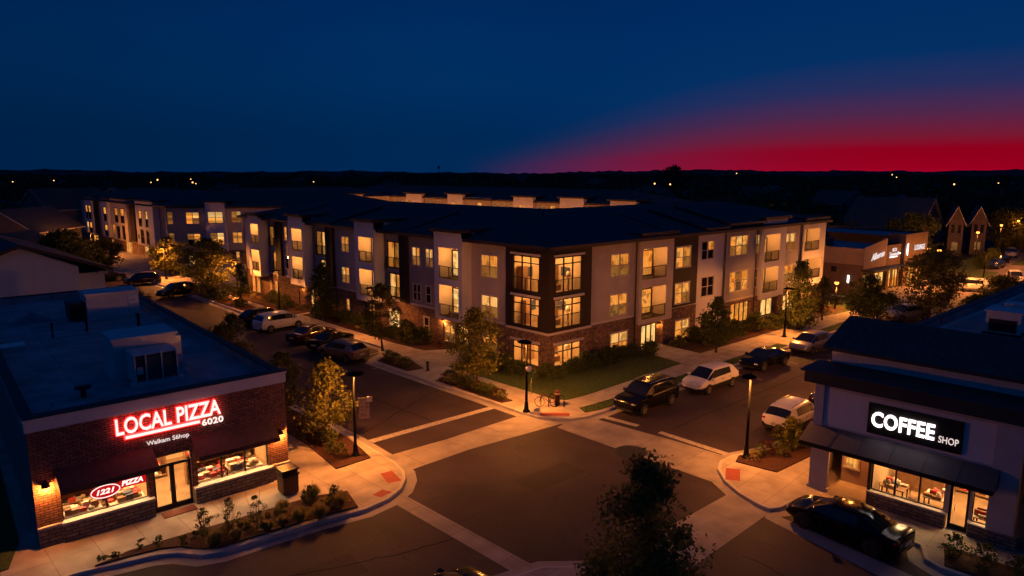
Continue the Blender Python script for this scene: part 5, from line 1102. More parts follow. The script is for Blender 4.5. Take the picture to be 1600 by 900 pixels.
def car(kind, label, paint, loc, rz, group='parked cars', cat='car', name='parked_car', rack=False, cladding=False, cap=False, plate=True, rim='rim', wr=.35):
    st, fl = kind
    t = thing(name, label, cat, (loc[0], loc[1], loc[2] if len(loc) > 2 else 0.005), rz, group)
    n = (len(st) - 1) * SUB; S_ = [catmull(st, i / SUB) for i in range(n + 1)]
    for i, s_ in enumerate(S_): s_.append(fl[min(i // SUB, len(fl) - 1)])
    prof = []
    for (x, zl, zb, zt, wb, wt, f) in S_:
        zm = zl + (zb - zl) * .5
        ctl = [(0, zl), (wb * .80, zl), (wb * .95, zl + .07), (wb * 1.0, zm), (wb * .985, zb - .04), (wb * .965, zb), (wt + (wb * .95 - wt) * .90, zb + (zt - zb) * .10), (wt + (wb * .95 - wt) * .24, zb + (zt - zb) * .80), (wt + (wb * .95 - wt) * .06, zt - (zt - zb) * .06 - .01), (wt * .90, zt - .005), (wt * .5, zt + .02), (0, zt + .03)]
        prof.append([(x, y, z) for y, z in ctl])
    K = 12; mb = MB(); idx = []
    for p in prof:
        k = len(mb.v); ring = p + [(x, -y, z) for (x, y, z) in p[-2:0:-1]]
        mb.v += [Vector(q) for q in ring]; idx.append(k)
    m_ = 2 * K - 2
    for i in range(n):
        for j in range(m_):
            q = (j + 1) % m_; mb.f.append((idx[i] + j, idx[i + 1] + j, idx[i + 1] + q, idx[i] + q)); low = j in (0, 1, m_ - 1, m_ - 2) or (cladding and (j in (2, m_ - 3)))
            mb.m.append(1 if low else 0); mb.sm.append(True)
    mb.f.append(tuple(idx[0] + j for j in range(m_))); mb.m.append(0); mb.sm.append(False); mb.f.append(tuple(idx[n] + j for j in reversed(range(m_)))); mb.m.append(0); mb.sm.append(False)
    body = mb.build('body', [paint, 'plastic'], t, True)
    # glazing: the window faces of the shell, a few millimetres proud
    def skin(flag, js, nm, off=.006):
        g = MB()
        for i in range(n):
            if S_[i][6] != flag: continue
            for j in js:
                a, b, c, d = (Vector(prof[i][j]), Vector(prof[i + 1][j]), Vector(prof[i + 1][j + 1]), Vector(prof[i][j + 1]))
                nn = (b - a).cross(d - a)
                if nn.length < 1e-9: nn = (c - b).cross(d - b)
                nn.normalize()
                if nn.z < 0 and abs(nn.y) < .5: nn = -nn
                if nn.y < -.2: nn = -nn
                q = [v + nn * off for v in (a, b, c, d)]
                for s_ in sides: g.face([(v.x, v.y * s_, v.z) for v in q], 0, True)
        return g
    sides = (1, -1)
    for fl_, nm in (('w', 'windscreen'), ('r', 'rear_window')):
        g = skin(fl_, (8, 9, 10), nm)
        if g.f: g.build(nm, 'car_glass', t, True)
    for s0 in (1, -1):
        sides = (s0,); g = skin('s', (6,), 'side_window'); h = skin('w', (6,), 'side_window'); g.v += []
        k = len(g.v); g.v += h.v; g.f += [tuple(x + k for x in f) for f in h.f]; g.m += h.m; g.sm += h.sm
        g.build('side_window', 'car_glass', t, True)
    L0, L1 = st[0][0], st[-1][0]; wb0 = st[5][4]
    # wheels
    for x in (L0 * .62 + .02, L1 * .60):
        for s_ in (1, -1):
            y = (wb0 - .10) * s_; c = Vector((x, y, wr))
            ar = MB(); k = len(ar.v); N = 18; yo = (wb0 + .004) * s_
            ar.face([(x + (wr + .055) * math.cos(2 * math.pi * j / N), yo, max(.2, wr + (wr + .055) * math.sin(2 * math.pi * j / N))) for j in range(N)]); ar.build('wheel_arch', 'plastic', t, True)
            wm = MB(); prof_w = [(wr * .62, -.1), (wr * .95, -.1), (wr, -.07), (wr, .07), (wr * .95, .105), (wr * .64, .115)]; N = 24; rg = []
            for (r, yy) in prof_w:
                k = len(wm.v)
                for j in range(N): th = 2 * math.pi * j / N; wm.v.append(c + Vector((r * math.cos(th), (yy + .015) * s_, r * math.sin(th))))
                rg.append(k)
            for a in range(len(rg) - 1):
                for j in range(N): q = (j + 1) % N; wm.f.append((rg[a] + j, rg[a] + q, rg[a + 1] + q, rg[a + 1] + j)); wm.m.append(0); wm.sm.append(True)
            wo_ = wm.build('wheel', 'tyre', t, True)
            rm = MB(); yf = .10 * s_
            rm.face([c + Vector((wr * .65 * math.cos(2 * math.pi * j / N), yf - .01 * s_, wr * .65 * math.sin(2 * math.pi * j / N))) for j in range(N)], 1)
            for a in range(5):
                th = 2 * math.pi * a / 5 + .3
                for dth in (-.16, .16):
                    u = Vector((math.cos(th + dth), 0, math.sin(th + dth))); v = Vector((-u.z, 0, u.x))
                    rm.face([c + u * .03 + v * .018 + Vector((0, yf + .012 * s_, 0)), c + u * wr * .62 + v * .026 + Vector((0, yf + .018 * s_, 0)), c + u * wr * .62 - v * .026 + Vector((0, yf + .018 * s_, 0)), c + u * .03 - v * .018 + Vector((0, yf + .012 * s_, 0))], 0)
            rm.tube([c + Vector((wr * .63 * math.cos(2 * math.pi * j / N), yf + .01 * s_, wr * .63 * math.sin(2 * math.pi * j / N))) for j in range(N + 1)], .018, 5, 0, False)
            rm.build('rim', [rim, 'rim_dark'], wo_, True)
    # lamps, bumpers, mirrors, plate
    f1, f2, r1, r2 = st[-2], st[-3], st[1], st[2]
    for s_ in (1, -1):
        h = MB(); z = f1[2] - .02; h.lathe([(0, .08), (.16, .05), (.21, 0), (.16, -.05), (0, -.07)], (f1[0] - .08, f1[4] * .80 * s_, z), 12, 0, True, .75, .95); h.build('headlight', 'headlamp', t, True)
        h = MB(); z = r1[2] - .06; h.lathe([(0, .10), (.15, .06), (.19, 0), (.15, -.06), (0, -.09)], (r1[0] + .07, r1[4] * .86 * s_, z), 12, 0, True, .62, .95); h.build('tail_light', 'taillamp', t, True)
        h = MB(); ws = st[9]; h.box(ws[0] - .42, ws[0] - .26, ws[4] * s_ if s_ > 0 else -ws[4] - .2, ws[4] + .2 if s_ > 0 else -ws[4], ws[2] + .02, ws[2] + .16); h.build('mirror', paint, t, True)
        y = (wb0 * .997) * s_
        for xx in (st[6][0] - .1, st[8][0] + .2): h = MB(); h.box(xx - .008, xx + .008, y - .004, y + .006, .42, st[6][2] - .06); h.build('door_seam', 'plastic', t, True)
        for xx in (st[6][0], st[6][0] - .95): h = MB(); h.box(xx, xx + .18, y - .01, y + .02, st[6][2] - .15, st[6][2] - .12); h.build('door_handle', 'plastic', t, True)
        if rack:
            h = MB(); h.tube([(st[4][0] + .1, st[5][5] * .86 * s_, st[5][3] - .02), (st[5][0] + .1, st[5][5] * .86 * s_, st[5][3] + .06), (st[6][0], st[6][5] * .86 * s_, st[6][3] + .06), (st[7][0], st[7][5] * .86 * s_, st[7][3] + .05), (st[7][0] + .2, st[8][5] * .86 * s_, st[8][3] + .02)], .022, 6); h.build('roof_rail', 'rim', t, True)
    g = MB(); g.box(f1[0] + .0, f1[0] + .095, -.42, .42, f1[1] + .16, f1[2] - .16); g.build('grille', 'plastic', t, True)
    g = MB(); g.box(st[-1][0] - .06, st[-1][0] + .03, -.62, .62, .34, .46); g.build('front_bumper', 'plastic', t, True)
    g = MB(); g.box(st[0][0] - .03, st[0][0] + .06, -.66, .66, .36, .54); g.build('rear_bumper', 'plastic' if cladding else paint, t, True)
    if plate:
        g = MB(); g.box(st[0][0] - .05, st[0][0] - .02, -.26, .26, .62, .74); g.build('number_plate', 'plate', t, True)
    return t
G_ = 'cars parked along the streets'
car(VAN, 'white minivan parked nose in to the left street pavement, pale against dark cars beside it', 'car_white', (30.75, 63.2), 4, G_)
car(WAGON, 'black car behind the white minivan, only its dark roof and side showing', 'car_black', (30.9, 67.0), 5, G_)
car(SEDAN, 'maroon black car nearest the white minivan, its red tail light towards the road', 'car_maroon', (30.6, 56.6), 14, G_, rim='rim_dark')
car(SEDAN, 'black car squeezed between the maroon car and the bronze hatchback', 'car_black', (30.6, 53.2), 22, G_)
car(WAGON, 'bronze hatchback with lit rear plate seen from behind, nearest the crossing on the left street', 'car_brown', (29.3, 49.2), 100, G_, rim='rim')
car(BIG, 'black four wheel drive with roof rails at the corner kerb, front lamps towards the crossing', 'car_black', (36.95, 24.45), 177, G_, rack=True)
car(SUV, 'white crossover parked between the two black cars on the avenue', 'car_white', (43.6, 23.55), 174, G_, cladding=True)
car(SEDAN, 'black saloon parked behind the white crossover on the avenue', 'car_black', (51.8, 23.35), 173, G_)
car(WAGON, 'silver estate car with roof rails, last in the row along the avenue kerb', 'car_silver', (59.5, 22.75), 174, G_, rack=True)
car(SUV, 'white estate car with red tail lamps parked beside the coffee shop shrubs', 'car_white', (40.35, 16.15), -3, G_, rack=True, cladding=True)
car(SEDAN, 'navy saloon half hidden in front of the white estate car beside the coffee shop', 'car_navy', (46.2, 15.7), -3, G_)
car(SEDAN, 'glossy black saloon in the bay directly in front of the coffee shop', 'car_black', (29.22, 9.15), 84, G_, rim='rim_dark')
car(SEDAN, 'black car at the bottom edge with only its roof in view', 'car_black', (13.4, 16.9), 3, G_)
car(SUV, 'dark pickup like car left of the big amber lit tree on the left street', 'car_black', (30.3, 89.4), 190, G_)
car(SUV, 'dark family car parked crosswise near the white hall, its lamps catching light', 'car_maroon', (30.3, 102.6), 168, G_)
car(SEDAN, 'black saloon behind the dark family car near the white hall', 'car_black', (27.6, 109), 168, G_)
car(WAGON, 'silver car half hidden behind the trees by the shop row', 'car_silver', (79.5, 20.8), 150, 'cars in the shop row parking lot')
car(SUV, 'white car in the lot at the right edge above the coffee roof', 'car_white', (117.5, 17.6), 195, 'cars in the shop row parking lot', rack=True)
car(SUV, 'silver car far back in the lot under the bright lamp at the right edge', 'car_silver', (153, 24), 190, 'cars in the shop row parking lot')
car(SEDAN, 'dark saloon far back in the lot left of the bright lamp', 'car_black', (141, 23.5), 170, 'cars in the shop row parking lot')
car(SEDAN, 'navy saloon in the front row of the far lot by the grass island', 'car_navy', (133.5, 22.8), 175, 'cars in the shop row parking lot')
car(VAN, 'small white van with dark window beside the big dark tree of the lot', 'car_white', (104.5, 20.5), 100, 'cars in the shop row parking lot', 'van', 'parked_van')

# ------------------------------------------------------------------ street lamps
def street_lamp(label, loc, rz, power=2300., h=4.55, group='black post lamps around the crossing', lit=True):
    t = thing('street_lamp', label, 'street lamp', loc, rz, group)
    mb = MB(); mb.lathe([(0, .0), (.24, .0), (.24, .06), (.17, .1), (.13, .35), (.115, .6), (.1, .65)], (0, 0, 0), 14); mb.build('base', 'lamp_black', t, True)
    mb = MB(); mb.tube([(0, 0, .6), (0, 0, h * .5), (0, 0, h - .1)], [.085, .07, .058], 10); mb.tube([(0, 0, h - .12), (0, 0, h + .22)], [.035, .02], 8); mb.build('post', 'lamp_black', t, True)
    mb = MB(); mb.tube([(-.02, 0, h - .12), (.2, 0, h - .04)], .03, 6); mb.build('arm', 'lamp_black', t, True)
    mb = MB(); mb.lathe([(0, .12), (.16, .11), (.36, .06), (.46, .01), (.46, -.05), (.4, -.06)], (.16, 0, h), 24, 0, True, 1.05, .8); o = mb.build('lamp_head', 'lamp_black', t, True)
    mb = MB(); mb.lathe([(.26, -.055), (.24, -.08), (.1, -.09), (.0, -.095)], (.22, 0, h), 14, 0, True); mb.build('lamp_glass', 'lamp_glow', o, True)
    light('lamp_light', 'SPOT', (.36, 0, h - .14), power * .58, AMBER, t, .12, 152, .35, local=True)
    light('lamp_light', 'POINT', (.36, 0, h - .18), power * .64, AMBER, t, .1, local=True)  # second light added beside the spot to lift the facades
    return t
M['lamp_glow'] = em('lamp_glow', AMBER, 6.)
def relit(t, k):
    for ch in t.children:
        if ch.type == 'LIGHT': ch.data = ch.data.copy(); ch.data.energy *= k
    return t
lamp0 = street_lamp('black post lamp at the end of the flower bed right of the pizza shop', (18.85, 30.75, .17), -15)
lamp1 = dup(lamp0, (30.4, 29.1, .15), 100, 'black post lamp on the flats corner, with a small banner and round sign')
lamp2 = relit(dup(lamp0, (33.45, 15.75, .17), 180, 'black post lamp on the flower bed beside the coffee shop'), .74)
for x, y, r_, lab in ((34.4, 70.5, 180, 'black post lamp on the flats pavement beyond the white minivan'),
                      (34.9, 82.3, 180, 'black post lamp by the planted bed in front of the far flats'), (33.9, 104, 180, 'black post lamp in front of the narrow end of the far flats'), (46.5, 15.0, 90, 'black post lamp behind the white estate car'), (62, 26.2, -90, 'black post lamp on the avenue pavement behind the silver estate car'),
                      (35.2, 53.6, 180, 'black post lamp on the flats pavement beside the dark parked cars')):
    q_ = dup(lamp0, (x, y, .15), r_, lab)
    if y == 104: relit(q_, 1.5)
    if y in (70.5, 53.6):
        for ch in list(q_.children):
            if ch.type == 'LIGHT' and ch.data.type == 'POINT': bpy.data.objects.remove(ch)
for x, y, lab in ((101, 21.5, 'unseen post lamp added behind the spreading tree to light the shop row'), (113, 20.5, 'post lamp added in the first row to light the shop row lot'), (127, 15.5, 'post lamp added at the near side to light the far lot'), (33.8, 141, 'post lamp added to light the street face of the far flats')): relit(dup(lamp0, (x, y, .0), 0, lab), 1.7 if x > 90 else 1.5)  # extra lamps added to brighten the lot, shop fronts and far flats
for x, y in ((89, 76), (89, 94), (89, 113), (88, 134), (84, 152), (68, 140)): relit(dup(lamp0, (x, y, .0), 0, 'unseen post lamp added in the courtyard to light the rear block', 'unseen courtyard lamps added behind the flats'), 2.6)  # unseen lamps added in the courtyard to light the rear facade
# bits fixed to and standing by the corner lamp
bn = thing('banner', 'pale cloth banner hung from the corner lamp post in front of the flats', 'banner', (30.62, 28.9, 1.2), 45)
mb = MB(); mb.face([(0, .0, .0), (.42, .02, .02), (.44, 0, 1.05), (.02, -.02, 1.05)]); mb.face([(.02, -.05, 1.05), (.44, -.03, 1.05), (.42, -.01, .02), (0, -.03, .0)]); mb.build('cloth', 'banner', bn, True); mb = MB(); mb.tube([(-.2, 0, 1.07), (.47, 0, 1.07)], .014, 6); mb.build('rod', 'black', bn, True)
rs = thing('round_sign', 'small round pale sign plate on the corner lamp post', 'sign', (30.45, 28.95, 3.0), 45); mb = MB(); mb.lathe([(0, .012), (.2, .012), (.2, -.012), (0, -.012)], (0, 0, 0), 18); o = mb.build('plate', 'white_trim', rs, True); o.rotation_euler = (R(90), 0, R(-90))
bn2 = thing('banner', 'amber banner with a small plate hung from the lamp post by the pizza flower bed', 'banner', (19.05, 30.7, 2.2), -40)
mb = MB(); mb.face([(0.05, 0, 0), (.62, 0, 0), (.62, 0, 1.15), (.05, 0, 1.15)]); mb.face([(.05, .03, 1.15), (.62, .03, 1.15), (.62, .03, 0), (.05, .03, 0)]); mb.build('cloth', 'banner', bn2, True); mb = MB(); mb.box(.5, .78, -.03, -.01, .95, 1.25); mb.build('plate', 'plate', bn2, True); mb = MB(); mb.tube([(-.15, 0, 1.16), (.66, 0, 1.16)], .014, 6); mb.build('rod', 'black', bn2, True)
# bicycle stand with a bicycle and a red topped post
bk = thing('bicycle', 'dark bicycle leaning at the hoop stand near the corner lamp', 'bicycle', (32.0, 28.75, .16), 130)
for x in (-.5, .5):
    mb = MB(); mb.tube([(x + .32 * math.cos(2 * math.pi * j / 20), 0, .33 + .32 * math.sin(2 * math.pi * j / 20)) for j in range(21)], .02, 6, 0, False)
    o = mb.build('wheel', 'tyre', bk, True)
mb = MB()
for a, b in (((-.5, 0, .33), (-.12, 0, .3)), ((-.12, 0, .3), (-.22, 0, .85)), ((-.5, 0, .33), (-.2, 0, .75)), ((-.2, 0, .75), (.36, 0, .8)), ((-.12, 0, .3), (.36, 0, .75)), ((.5, 0, .33), (.34, 0, .98))): mb.tube([a, b], .018, 6)
mb.build('frame', 'red_bin', bk, True)
mb = MB(); mb.tube([(.3, -.25, 1.0), (.36, 0, .98), (.3, .25, 1.0)], .014, 6); mb.build('handlebar', 'black', bk, True); mb = MB(); mb.lathe([(0, .05), (.1, .04), (.11, 0), (0, -.02)], (-.24, 0, .88), 10, 0, True, 1.2, .7); mb.build('saddle', 'black', bk, True)
hp = thing('bicycle_stand', 'black wavy hoop stand for bicycles on the flats corner', 'bicycle stand', (32.3, 28.5, .15), 130)
mb = MB()
for x in (-.7, -.2, .3): mb.tube([(x, 0, 0), (x, 0, .6), (x + .08, 0, .75), (x + .25, 0, .82), (x + .42, 0, .75), (x + .5, 0, .6), (x + .5, 0, 0)], .025, 8)
mb.build('hoop', 'black', hp, True)
rp = thing('red_post', 'stout dark red post box beside the bicycle stand', 'post', (32.75, 28.55, .15), 0)
mb = MB(); mb.lathe([(.0, 0), (.17, 0), (.17, .9), (.13, .98), (0, 1.0)], (0, 0, 0), 16); mb.build('body', 'red_bin', rp, True); mb = MB(); mb.lathe([(.175, .75), (.185, .77), (.185, .80), (.175, .82)], (0, 0, 0), 16); mb.build('collar', 'plate', rp, True)
bo = thing('bollard_light', 'low dark bollard on the pavement at the first path to the flats', 'bollard', (31.7, 40.9, .15)); mb = MB(); mb.lathe([(0, 0), (.16, 0), (.16, .05), (.1, .08), (.1, .6), (.13, .62), (.13, .7), (0, .72)], (0, 0, 0), 14); mb.build('body', 'black', bo, True)

# ------------------------------------------------------------------ trees and shrubs
def leaf_quads(rr, pts, size):
    v, f = [], []
    for p in pts:
        a = Vector((rr.gauss(0, 1), rr.gauss(0, 1), rr.gauss(0, 1))).normalized(); b = a.orthogonal().normalized(); b.rotate(Matrix.Rotation(rr.uniform(0, 6.28), 3, a)); c = a.cross(b)
        s = size * rr.uniform(.6, 1.25); k = len(v)
        v += [p - b * s, p + c * s * .5 + a * s * .12, p + b * s, p - c * s * .5 + a * s * .12]; f.append((k, k + 1, k + 2, k + 3))
    return v, f
def G1(rr): return max(-1.55, min(1.55, rr.gauss(0, 1)))
def crown_pts(rr, h0, h1, r, n, shape, nclump, off=(0, 0)):
    H = h1 - h0; cl = []
    def rad(s):
        if shape == 'cone': return (1 - s) ** .75 * min(1, .35 + s * 5)
        if shape == 'egg': return (math.sin(math.pi * min(1, (s * .92 + .08)) ** .7)) ** .75
        return math.sqrt(max(0, 1 - (2 * s - 1) ** 2)) * .98 + .02
    lob = [(rr.uniform(0, 6.28), rr.uniform(.1, .25)) for _ in range(4)]
    while len(cl) < nclump:
        s = rr.random() ** (.9 if shape != 'cone' else 1.35); th = rr.uniform(0, 6.28)
        k = 1 + sum(a * math.sin((i + 2) * th + p + s * 5) for i, (p, a) in enumerate(lob)) * .7
        q = rr.random() ** .45; R_ = r * rad(s) * k * q
        cl.append((Vector((R_ * math.cos(th) + off[0], R_ * math.sin(th) + off[1], h0 + s * H)), (.10 + .16 * rr.random()) * r * (1.15 - .5 * s)))
    pts = []
    per = max(1, n // nclump)
    for c, cr in cl:
        for _ in range(per): pts.append(c + Vector((G1(rr) * cr, G1(rr) * cr, G1(rr) * cr * .75)))
    return pts, cl
def tree(label, loc, h, r, h0, n, leaf, shape='egg', m='leaf_a', seed=1, group='street trees', name='street_tree', nclump=90, tr=.09):
    rr = random.Random(seed)
    t = thing(name, label, 'tree', loc, 0, group)
    pts, cl = crown_pts(rr, h0, h - .1, r, int(n * 1.35), shape, nclump)
    v, f = leaf_quads(rr, pts, leaf)
    mb = MB(); mb.v = v; mb.f = f; mb.m = [0] * len(f); mb.sm = [False] * len(f); mb.build('crown', m, t, True)
    mb = MB(); P = [Vector((0, 0, -.05))]; x = y = 0
    for i in range(1, 7): x += rr.gauss(0, .03) * h / 6; y += rr.gauss(0, .03) * h / 6; P.append(Vector((x, y, h * .86 * i / 6)))
    mb.tube(P, [tr * 1.25] + [tr * (1 - .14 * i) for i in range(1, 7)], 8)
    for c, cr in rr.sample(cl, min(len(cl), 22)):
        z = max(h0 * .8, c.z - rr.uniform(.3, .5) * r); i = min(5, int(z / (h * .86) * 6)); b = P[i].lerp(P[i + 1], .5); b.z = min(b.z, c.z)
        mid = b.lerp(c, .55) + Vector((0, 0, -.08 * r)); mb.tube([b, mid, c], [tr * .38, tr * .22, tr * .06], 5)
    mb.build('trunk', 'bark', t, True)
    return t
T_ = tree
T_('amber lit young tree in the flower bed right of the pizza shop', (18.8, 33.6, .17), 4.75, 1.5, 1.0, 2500, .115, 'egg', 'leaf_a', 1, nclump=110)
T_('rounded tree on the flats corner between the pavement and the brown bay', (31.3, 34.8, .17), 5.75, 1.8, 1.2, 3200, .12, 'egg', 'leaf_a', 2, nclump=110)
T_('slender open tree beside the bright ground floor window of the left wing', (32.7, 48.4, .17), 5.9, 1.5, 1.4, 2300, .12, 'egg', 'leaf_a', 3)
T_('dark pointed tree in front of the left wing beyond the black cars', (35.4, 63.0, .17), 6.0, 1.65, 1.0, 3000, .13, 'cone', 'leaf_b', 4)
T_('small dark tree in front of the pale bay of the avenue wing', (52.4, 27.9, .17), 4.7, 1.35, 1.0, 2400, .12, 'egg', 'leaf_b', 5)
T_('dense pointed tree at the far end of the avenue wing', (66.0, 26.6, .17), 6.5, 1.95, .7, 3800, .14, 'cone', 'leaf_b', 6, nclump=130)
T_('dark leafy tree by the glowing lamp in front of the shop row', (75.2, 23.4, .17), 4.7, 2.1, .6, 3200, .15, 'egg', 'leaf_b', 7)
T_('large spreading tree in front of the shop row, tallest there', (80.6, 19.0, .15), 7.2, 2.7, .9, 4000, .17, 'oval', 'leaf_a', 8, nclump=150, tr=.14)
T_('big amber lit tree by the gap between the two blocks of flats', (32.4, 84.6, .15), 7.2, 2.5, 1.0, 4600, .17, 'oval', 'leaf_a', 9, nclump=130, tr=.13)
T_('medium tree in front of the narrow face of the far flats', (35.4, 107, .15), 5.6, 2.3, .6, 3000, .17, 'oval', 'leaf_a', 10)
T_('tall thin tree between the pavement and the far flats doorway', (33.9, 79, .15), 4.6, 1.1, .8, 1500, .13, 'egg', 'leaf_b', 11)
T_('bushy low tree behind the pizza parapet beside the white minivan', (19.4, 47.3, .15), 5.3, 1.5, .5, 2600, .12, 'oval', 'leaf_a', 12)
T_('sparse low tree hugging the right rear of the pizza parapet', (19.2, 39.4, .17), 4.1, 1.05, .4, 1700, .11, 'oval', 'leaf_a', 13)
T_('dark conical tree nearest the camera at the bottom of the crossing', (18.55, 12.1, .15), 5.45, 2.3, .3, 9500, .1, 'cone', 'leaf_g', 14, nclump=80, tr=.08)
T_('leafy bush like tree at the corner of the white hall', (22.0, 79, .15), 2.9, 1.7, .3, 2400, .15, 'oval', 'leaf_a', 15)
T_('broad low tree in the lot at the right edge', (98, 15.6, .15), 3.0, 2.3, .1, 2000, .18, 'oval', 'leaf_a', 16)
T_('thin amber lit tree just past the end bay of the avenue wing', (72.0, 26.6, .15), 4.5, 1.25, .9, 1500, .14, 'egg', 'leaf_a', 17)
T_('massive dark tree left of the far flats', (23.6, 113, .1), 6.9, 4.0, .8, 4200, .26, 'oval', 'leaf_b', 18, nclump=130, tr=.2)
T_('amber tipped tree beneath the left end of the far flats', (31, 124, .1), 4.4, 2.7, .3, 3000, .22, 'oval', 'leaf_a', 19)
T_('dark tree beside the small houses at the left edge', (12, 128, .1), 8.5, 4.4, .8, 3600, .28, 'oval', 'leaf_b', 20, tr=.2)
T_('dark tree behind the shop row and left of the gabled house', (128, 34, .1), 8.5, 4.0, .8, 3400, .28, 'oval', 'leaf_b', 21, tr=.2)
T_('amber lit tree behind the far lamps of the lot', (163, 26, .1), 8.0, 4.5, .8, 3400, .30, 'oval', 'leaf_a', 22, tr=.2)
T_('dark tree at the right edge behind the lot', (176, 20, .1), 10, 5.5, .8, 3400, .34, 'oval', 'leaf_b', 23, tr=.2)
# single low plants
def tuft(label, loc, r, h, m='leaf_d', n=160, seed=0, kind='tuft', group='rounded grass tufts in the pizza flower bed', name='grass_tuft'):
    rr = random.Random(seed); mb = MB()
    if kind == 'tuft':
        for _ in range(n):
            th = rr.uniform(0, 6.28); q = rr.random(); ph = rr.uniform(.1, 1.15); d = Vector((math.cos(th) * math.sin(ph), math.sin(th) * math.sin(ph), math.cos(ph)))
            b = Vector((math.cos(th), math.sin(th), 0)) * r * .18 * q; e = b + Vector((d.x * r, d.y * r, max(.1, d.z) * h)) * rr.uniform(.8, 1.1); s = Vector((-math.sin(th), math.cos(th), 0)) * .016
            mid = b.lerp(e, .6) + Vector((0, 0, .12 * h)); mb.face([b - s, b + s, mid + s, mid - s]); mb.face([mid - s, mid + s, e])
    else:
        pts, cl = crown_pts(rr, .06, h, r, n, 'oval' if kind == 'shrub' else 'egg', max(8, n // 16)); v, f = leaf_quads(rr, pts, .055 if kind != 'big' else .1)
        mb.v = v; mb.f = f; mb.m = [0] * len(f); mb.sm = [False] * len(f)
    o = mb.build(name, m, None); o.location = loc
    return tag(o, label, 'grass tuft' if kind == 'tuft' else 'shrub', group)
rr_ = random.Random(77)
tf = [(14.81, 27.93, .3, .55), (13.97, 25.95, .42, .65), (15.05, 26.1, .45, .75), (13.21, 26.3, .42, .62), (12.48, 26.4, .32, .5), (13.13, 27.69, .33, .5), (11.9, 26.6, .3, .4), (9.9, 27.0, .33, .55), (10.6, 26.8, .3, .45)]
for i, (x, y, r, h) in enumerate(tf): tuft('rounded amber grass tuft among the mulch in front of the pizza shop', (x, y, .19), r * 1.25, h * 1.1, 'leaf_d', 620, i)
for i in range(16):
    x = 9.6 + i * .38; tuft('small loose grass tuft between the rounded tufts of the pizza bed', (x + rr_.uniform(-.1, .1), 26.6 - (x - 9.6) * .03 + rr_.uniform(.1, 1.2), .19), rr_.uniform(.2, .36), rr_.uniform(.3, .5), 'leaf_d', 260, 100 + i, 'tuft', 'small loose grass tufts in the pizza bed')
for i, (x, y, r, h, lab) in enumerate(((9.77, 28.1, .36, 1.3, 'leafy upright shrub in the mulch straight ahead of the pizza door'), (10.59, 27.3, .38, 1.75, 'tall thin twiggy shrub in the pizza flower bed, tallest there'), (11.56, 26.9, .42, 1.6, 'bare branched shrub right of the tallest one in the pizza flower bed'), (15.13, 26.6, .34, .95, 'small leafy shrub at the right tip of the pizza flower bed'), (14.3, 27.4, .38, .95, 'small leafy shrub beside the grass tufts near the litter bin'))):
    o = tuft(lab, (x, y, .19), r, h, 'leaf_c', 520, 20 + i, 'egg', 'upright shrubs in the pizza flower bed', 'shrub')
    rr = random.Random(i); mb = MB()
    for _ in range(7):
        a, b = rr.uniform(-.45, .45) * r * 2, rr.uniform(-.45, .45) * r * 2; mb.tube([(0, 0, 0), (a * .5, b * .5, h * .5), (a, b, h * rr.uniform(.9, 1.15))], [.012, .008, .004], 4)
    k = mb.build('twigs', 'bark', o, True)
for i, (x, y, r, h) in enumerate(((7.58, 28.86, .2, .35), (8.12, 28.3, .26, .5), (9.4, 28.0, .2, .35), (6.6, 28.75, .2, .3), (6.2, 28.9, .16, .25), (8.9, 27.9, .22, .4))): tuft('tiny shrub at the left tail of the pizza flower bed', (x, y, .19), r, h, 'leaf_c', 160, 40 + i, 'shrub', 'tiny shrubs at the left tail of the pizza bed', 'shrub')
for i, (x, y, r, h, lab) in enumerate(((30.2, 5.4, .48, .85, 'round shrub right behind the black saloon by the coffee shop'), (30.0, 4.4, .5, .95, 'round shrub in the middle of the three along the coffee pavement'), (30.2, 3.3, .45, .8, 'round shrub at the right frame edge on the coffee pavement'))): tuft(lab, (x, y, .2), r, h, 'leaf_c', 700, 50 + i, 'shrub', 'round shrubs along the coffee shop pavement', 'shrub')
rr = random.Random(5)
protoS = [tuft('', (0, 0, -50), .5, .75, 'leaf_c', 420, 60 + i, 'shrub', None, 'shrub') for i in range(3)] + [tuft('', (0, 0, -50), .45, .55, 'leaf_e', 360, 66, 'shrub', None, 'shrub'), tuft('', (0, 0, -50), .45, .6, 'leaf_d', 360, 67, 'shrub', None, 'shrub')]
protoB = [tuft('', (0, 0, -50), 1.0, 1.5, 'leaf_c', 1300, 70 + i, 'big', None, 'bush') for i in range(3)]
def scatter(spots, protos, label, group, s0=.8, s1=1.25, z=.19):
    for (x, y) in spots:
        p = rr.choice(protos); c = dup(p, (x, y, z), rr.uniform(0, 360), label, group, rr.uniform(s0, s1))
        if 'category' not in c: c['category'] = 'shrub'
def line(x0, y0, x1, y1, n, j=.3): return [(x0 + (x1 - x0) * (i + .5) / n + rr.uniform(-j, j), y0 + (y1 - y0) * (i + .5) / n + rr.uniform(-j, j)) for i in range(n)]
scatter(line(33.0, 15.2, 37.5, 14.2, 7, .35), protoS, 'low red or green shrub in the bed beside the coffee shop corner', 'low shrubs in the bed beside the coffee shop')
tuft('taller leafy shrub hiding the rear wheel of the white estate car', (36.3, 14.6, .2), .75, 1.75, 'leaf_a', 1300, 80, 'big', None, 'shrub')
scatter(line(18.0, 31, 18.6, 37, 9, .35), protoS, 'low shrub in the mulch under the amber lit tree by the pizza shop', 'low shrubs under the tree by the pizza shop')
scatter(line(36.3, 34.2, 36.2, 41.5, 7, .3) + line(38.6, 32.7, 46.5, 32.3, 12, .25) + line(35.8, 34.5, 35.6, 41, 7, .3) + [(36.5, 32.9), (37.4, 32.6), (36.9, 33.6)], protoB, 'dark dense bush against the stone base of the brown corner bay', 'dense bushes round the brown corner bay', .55, .8)
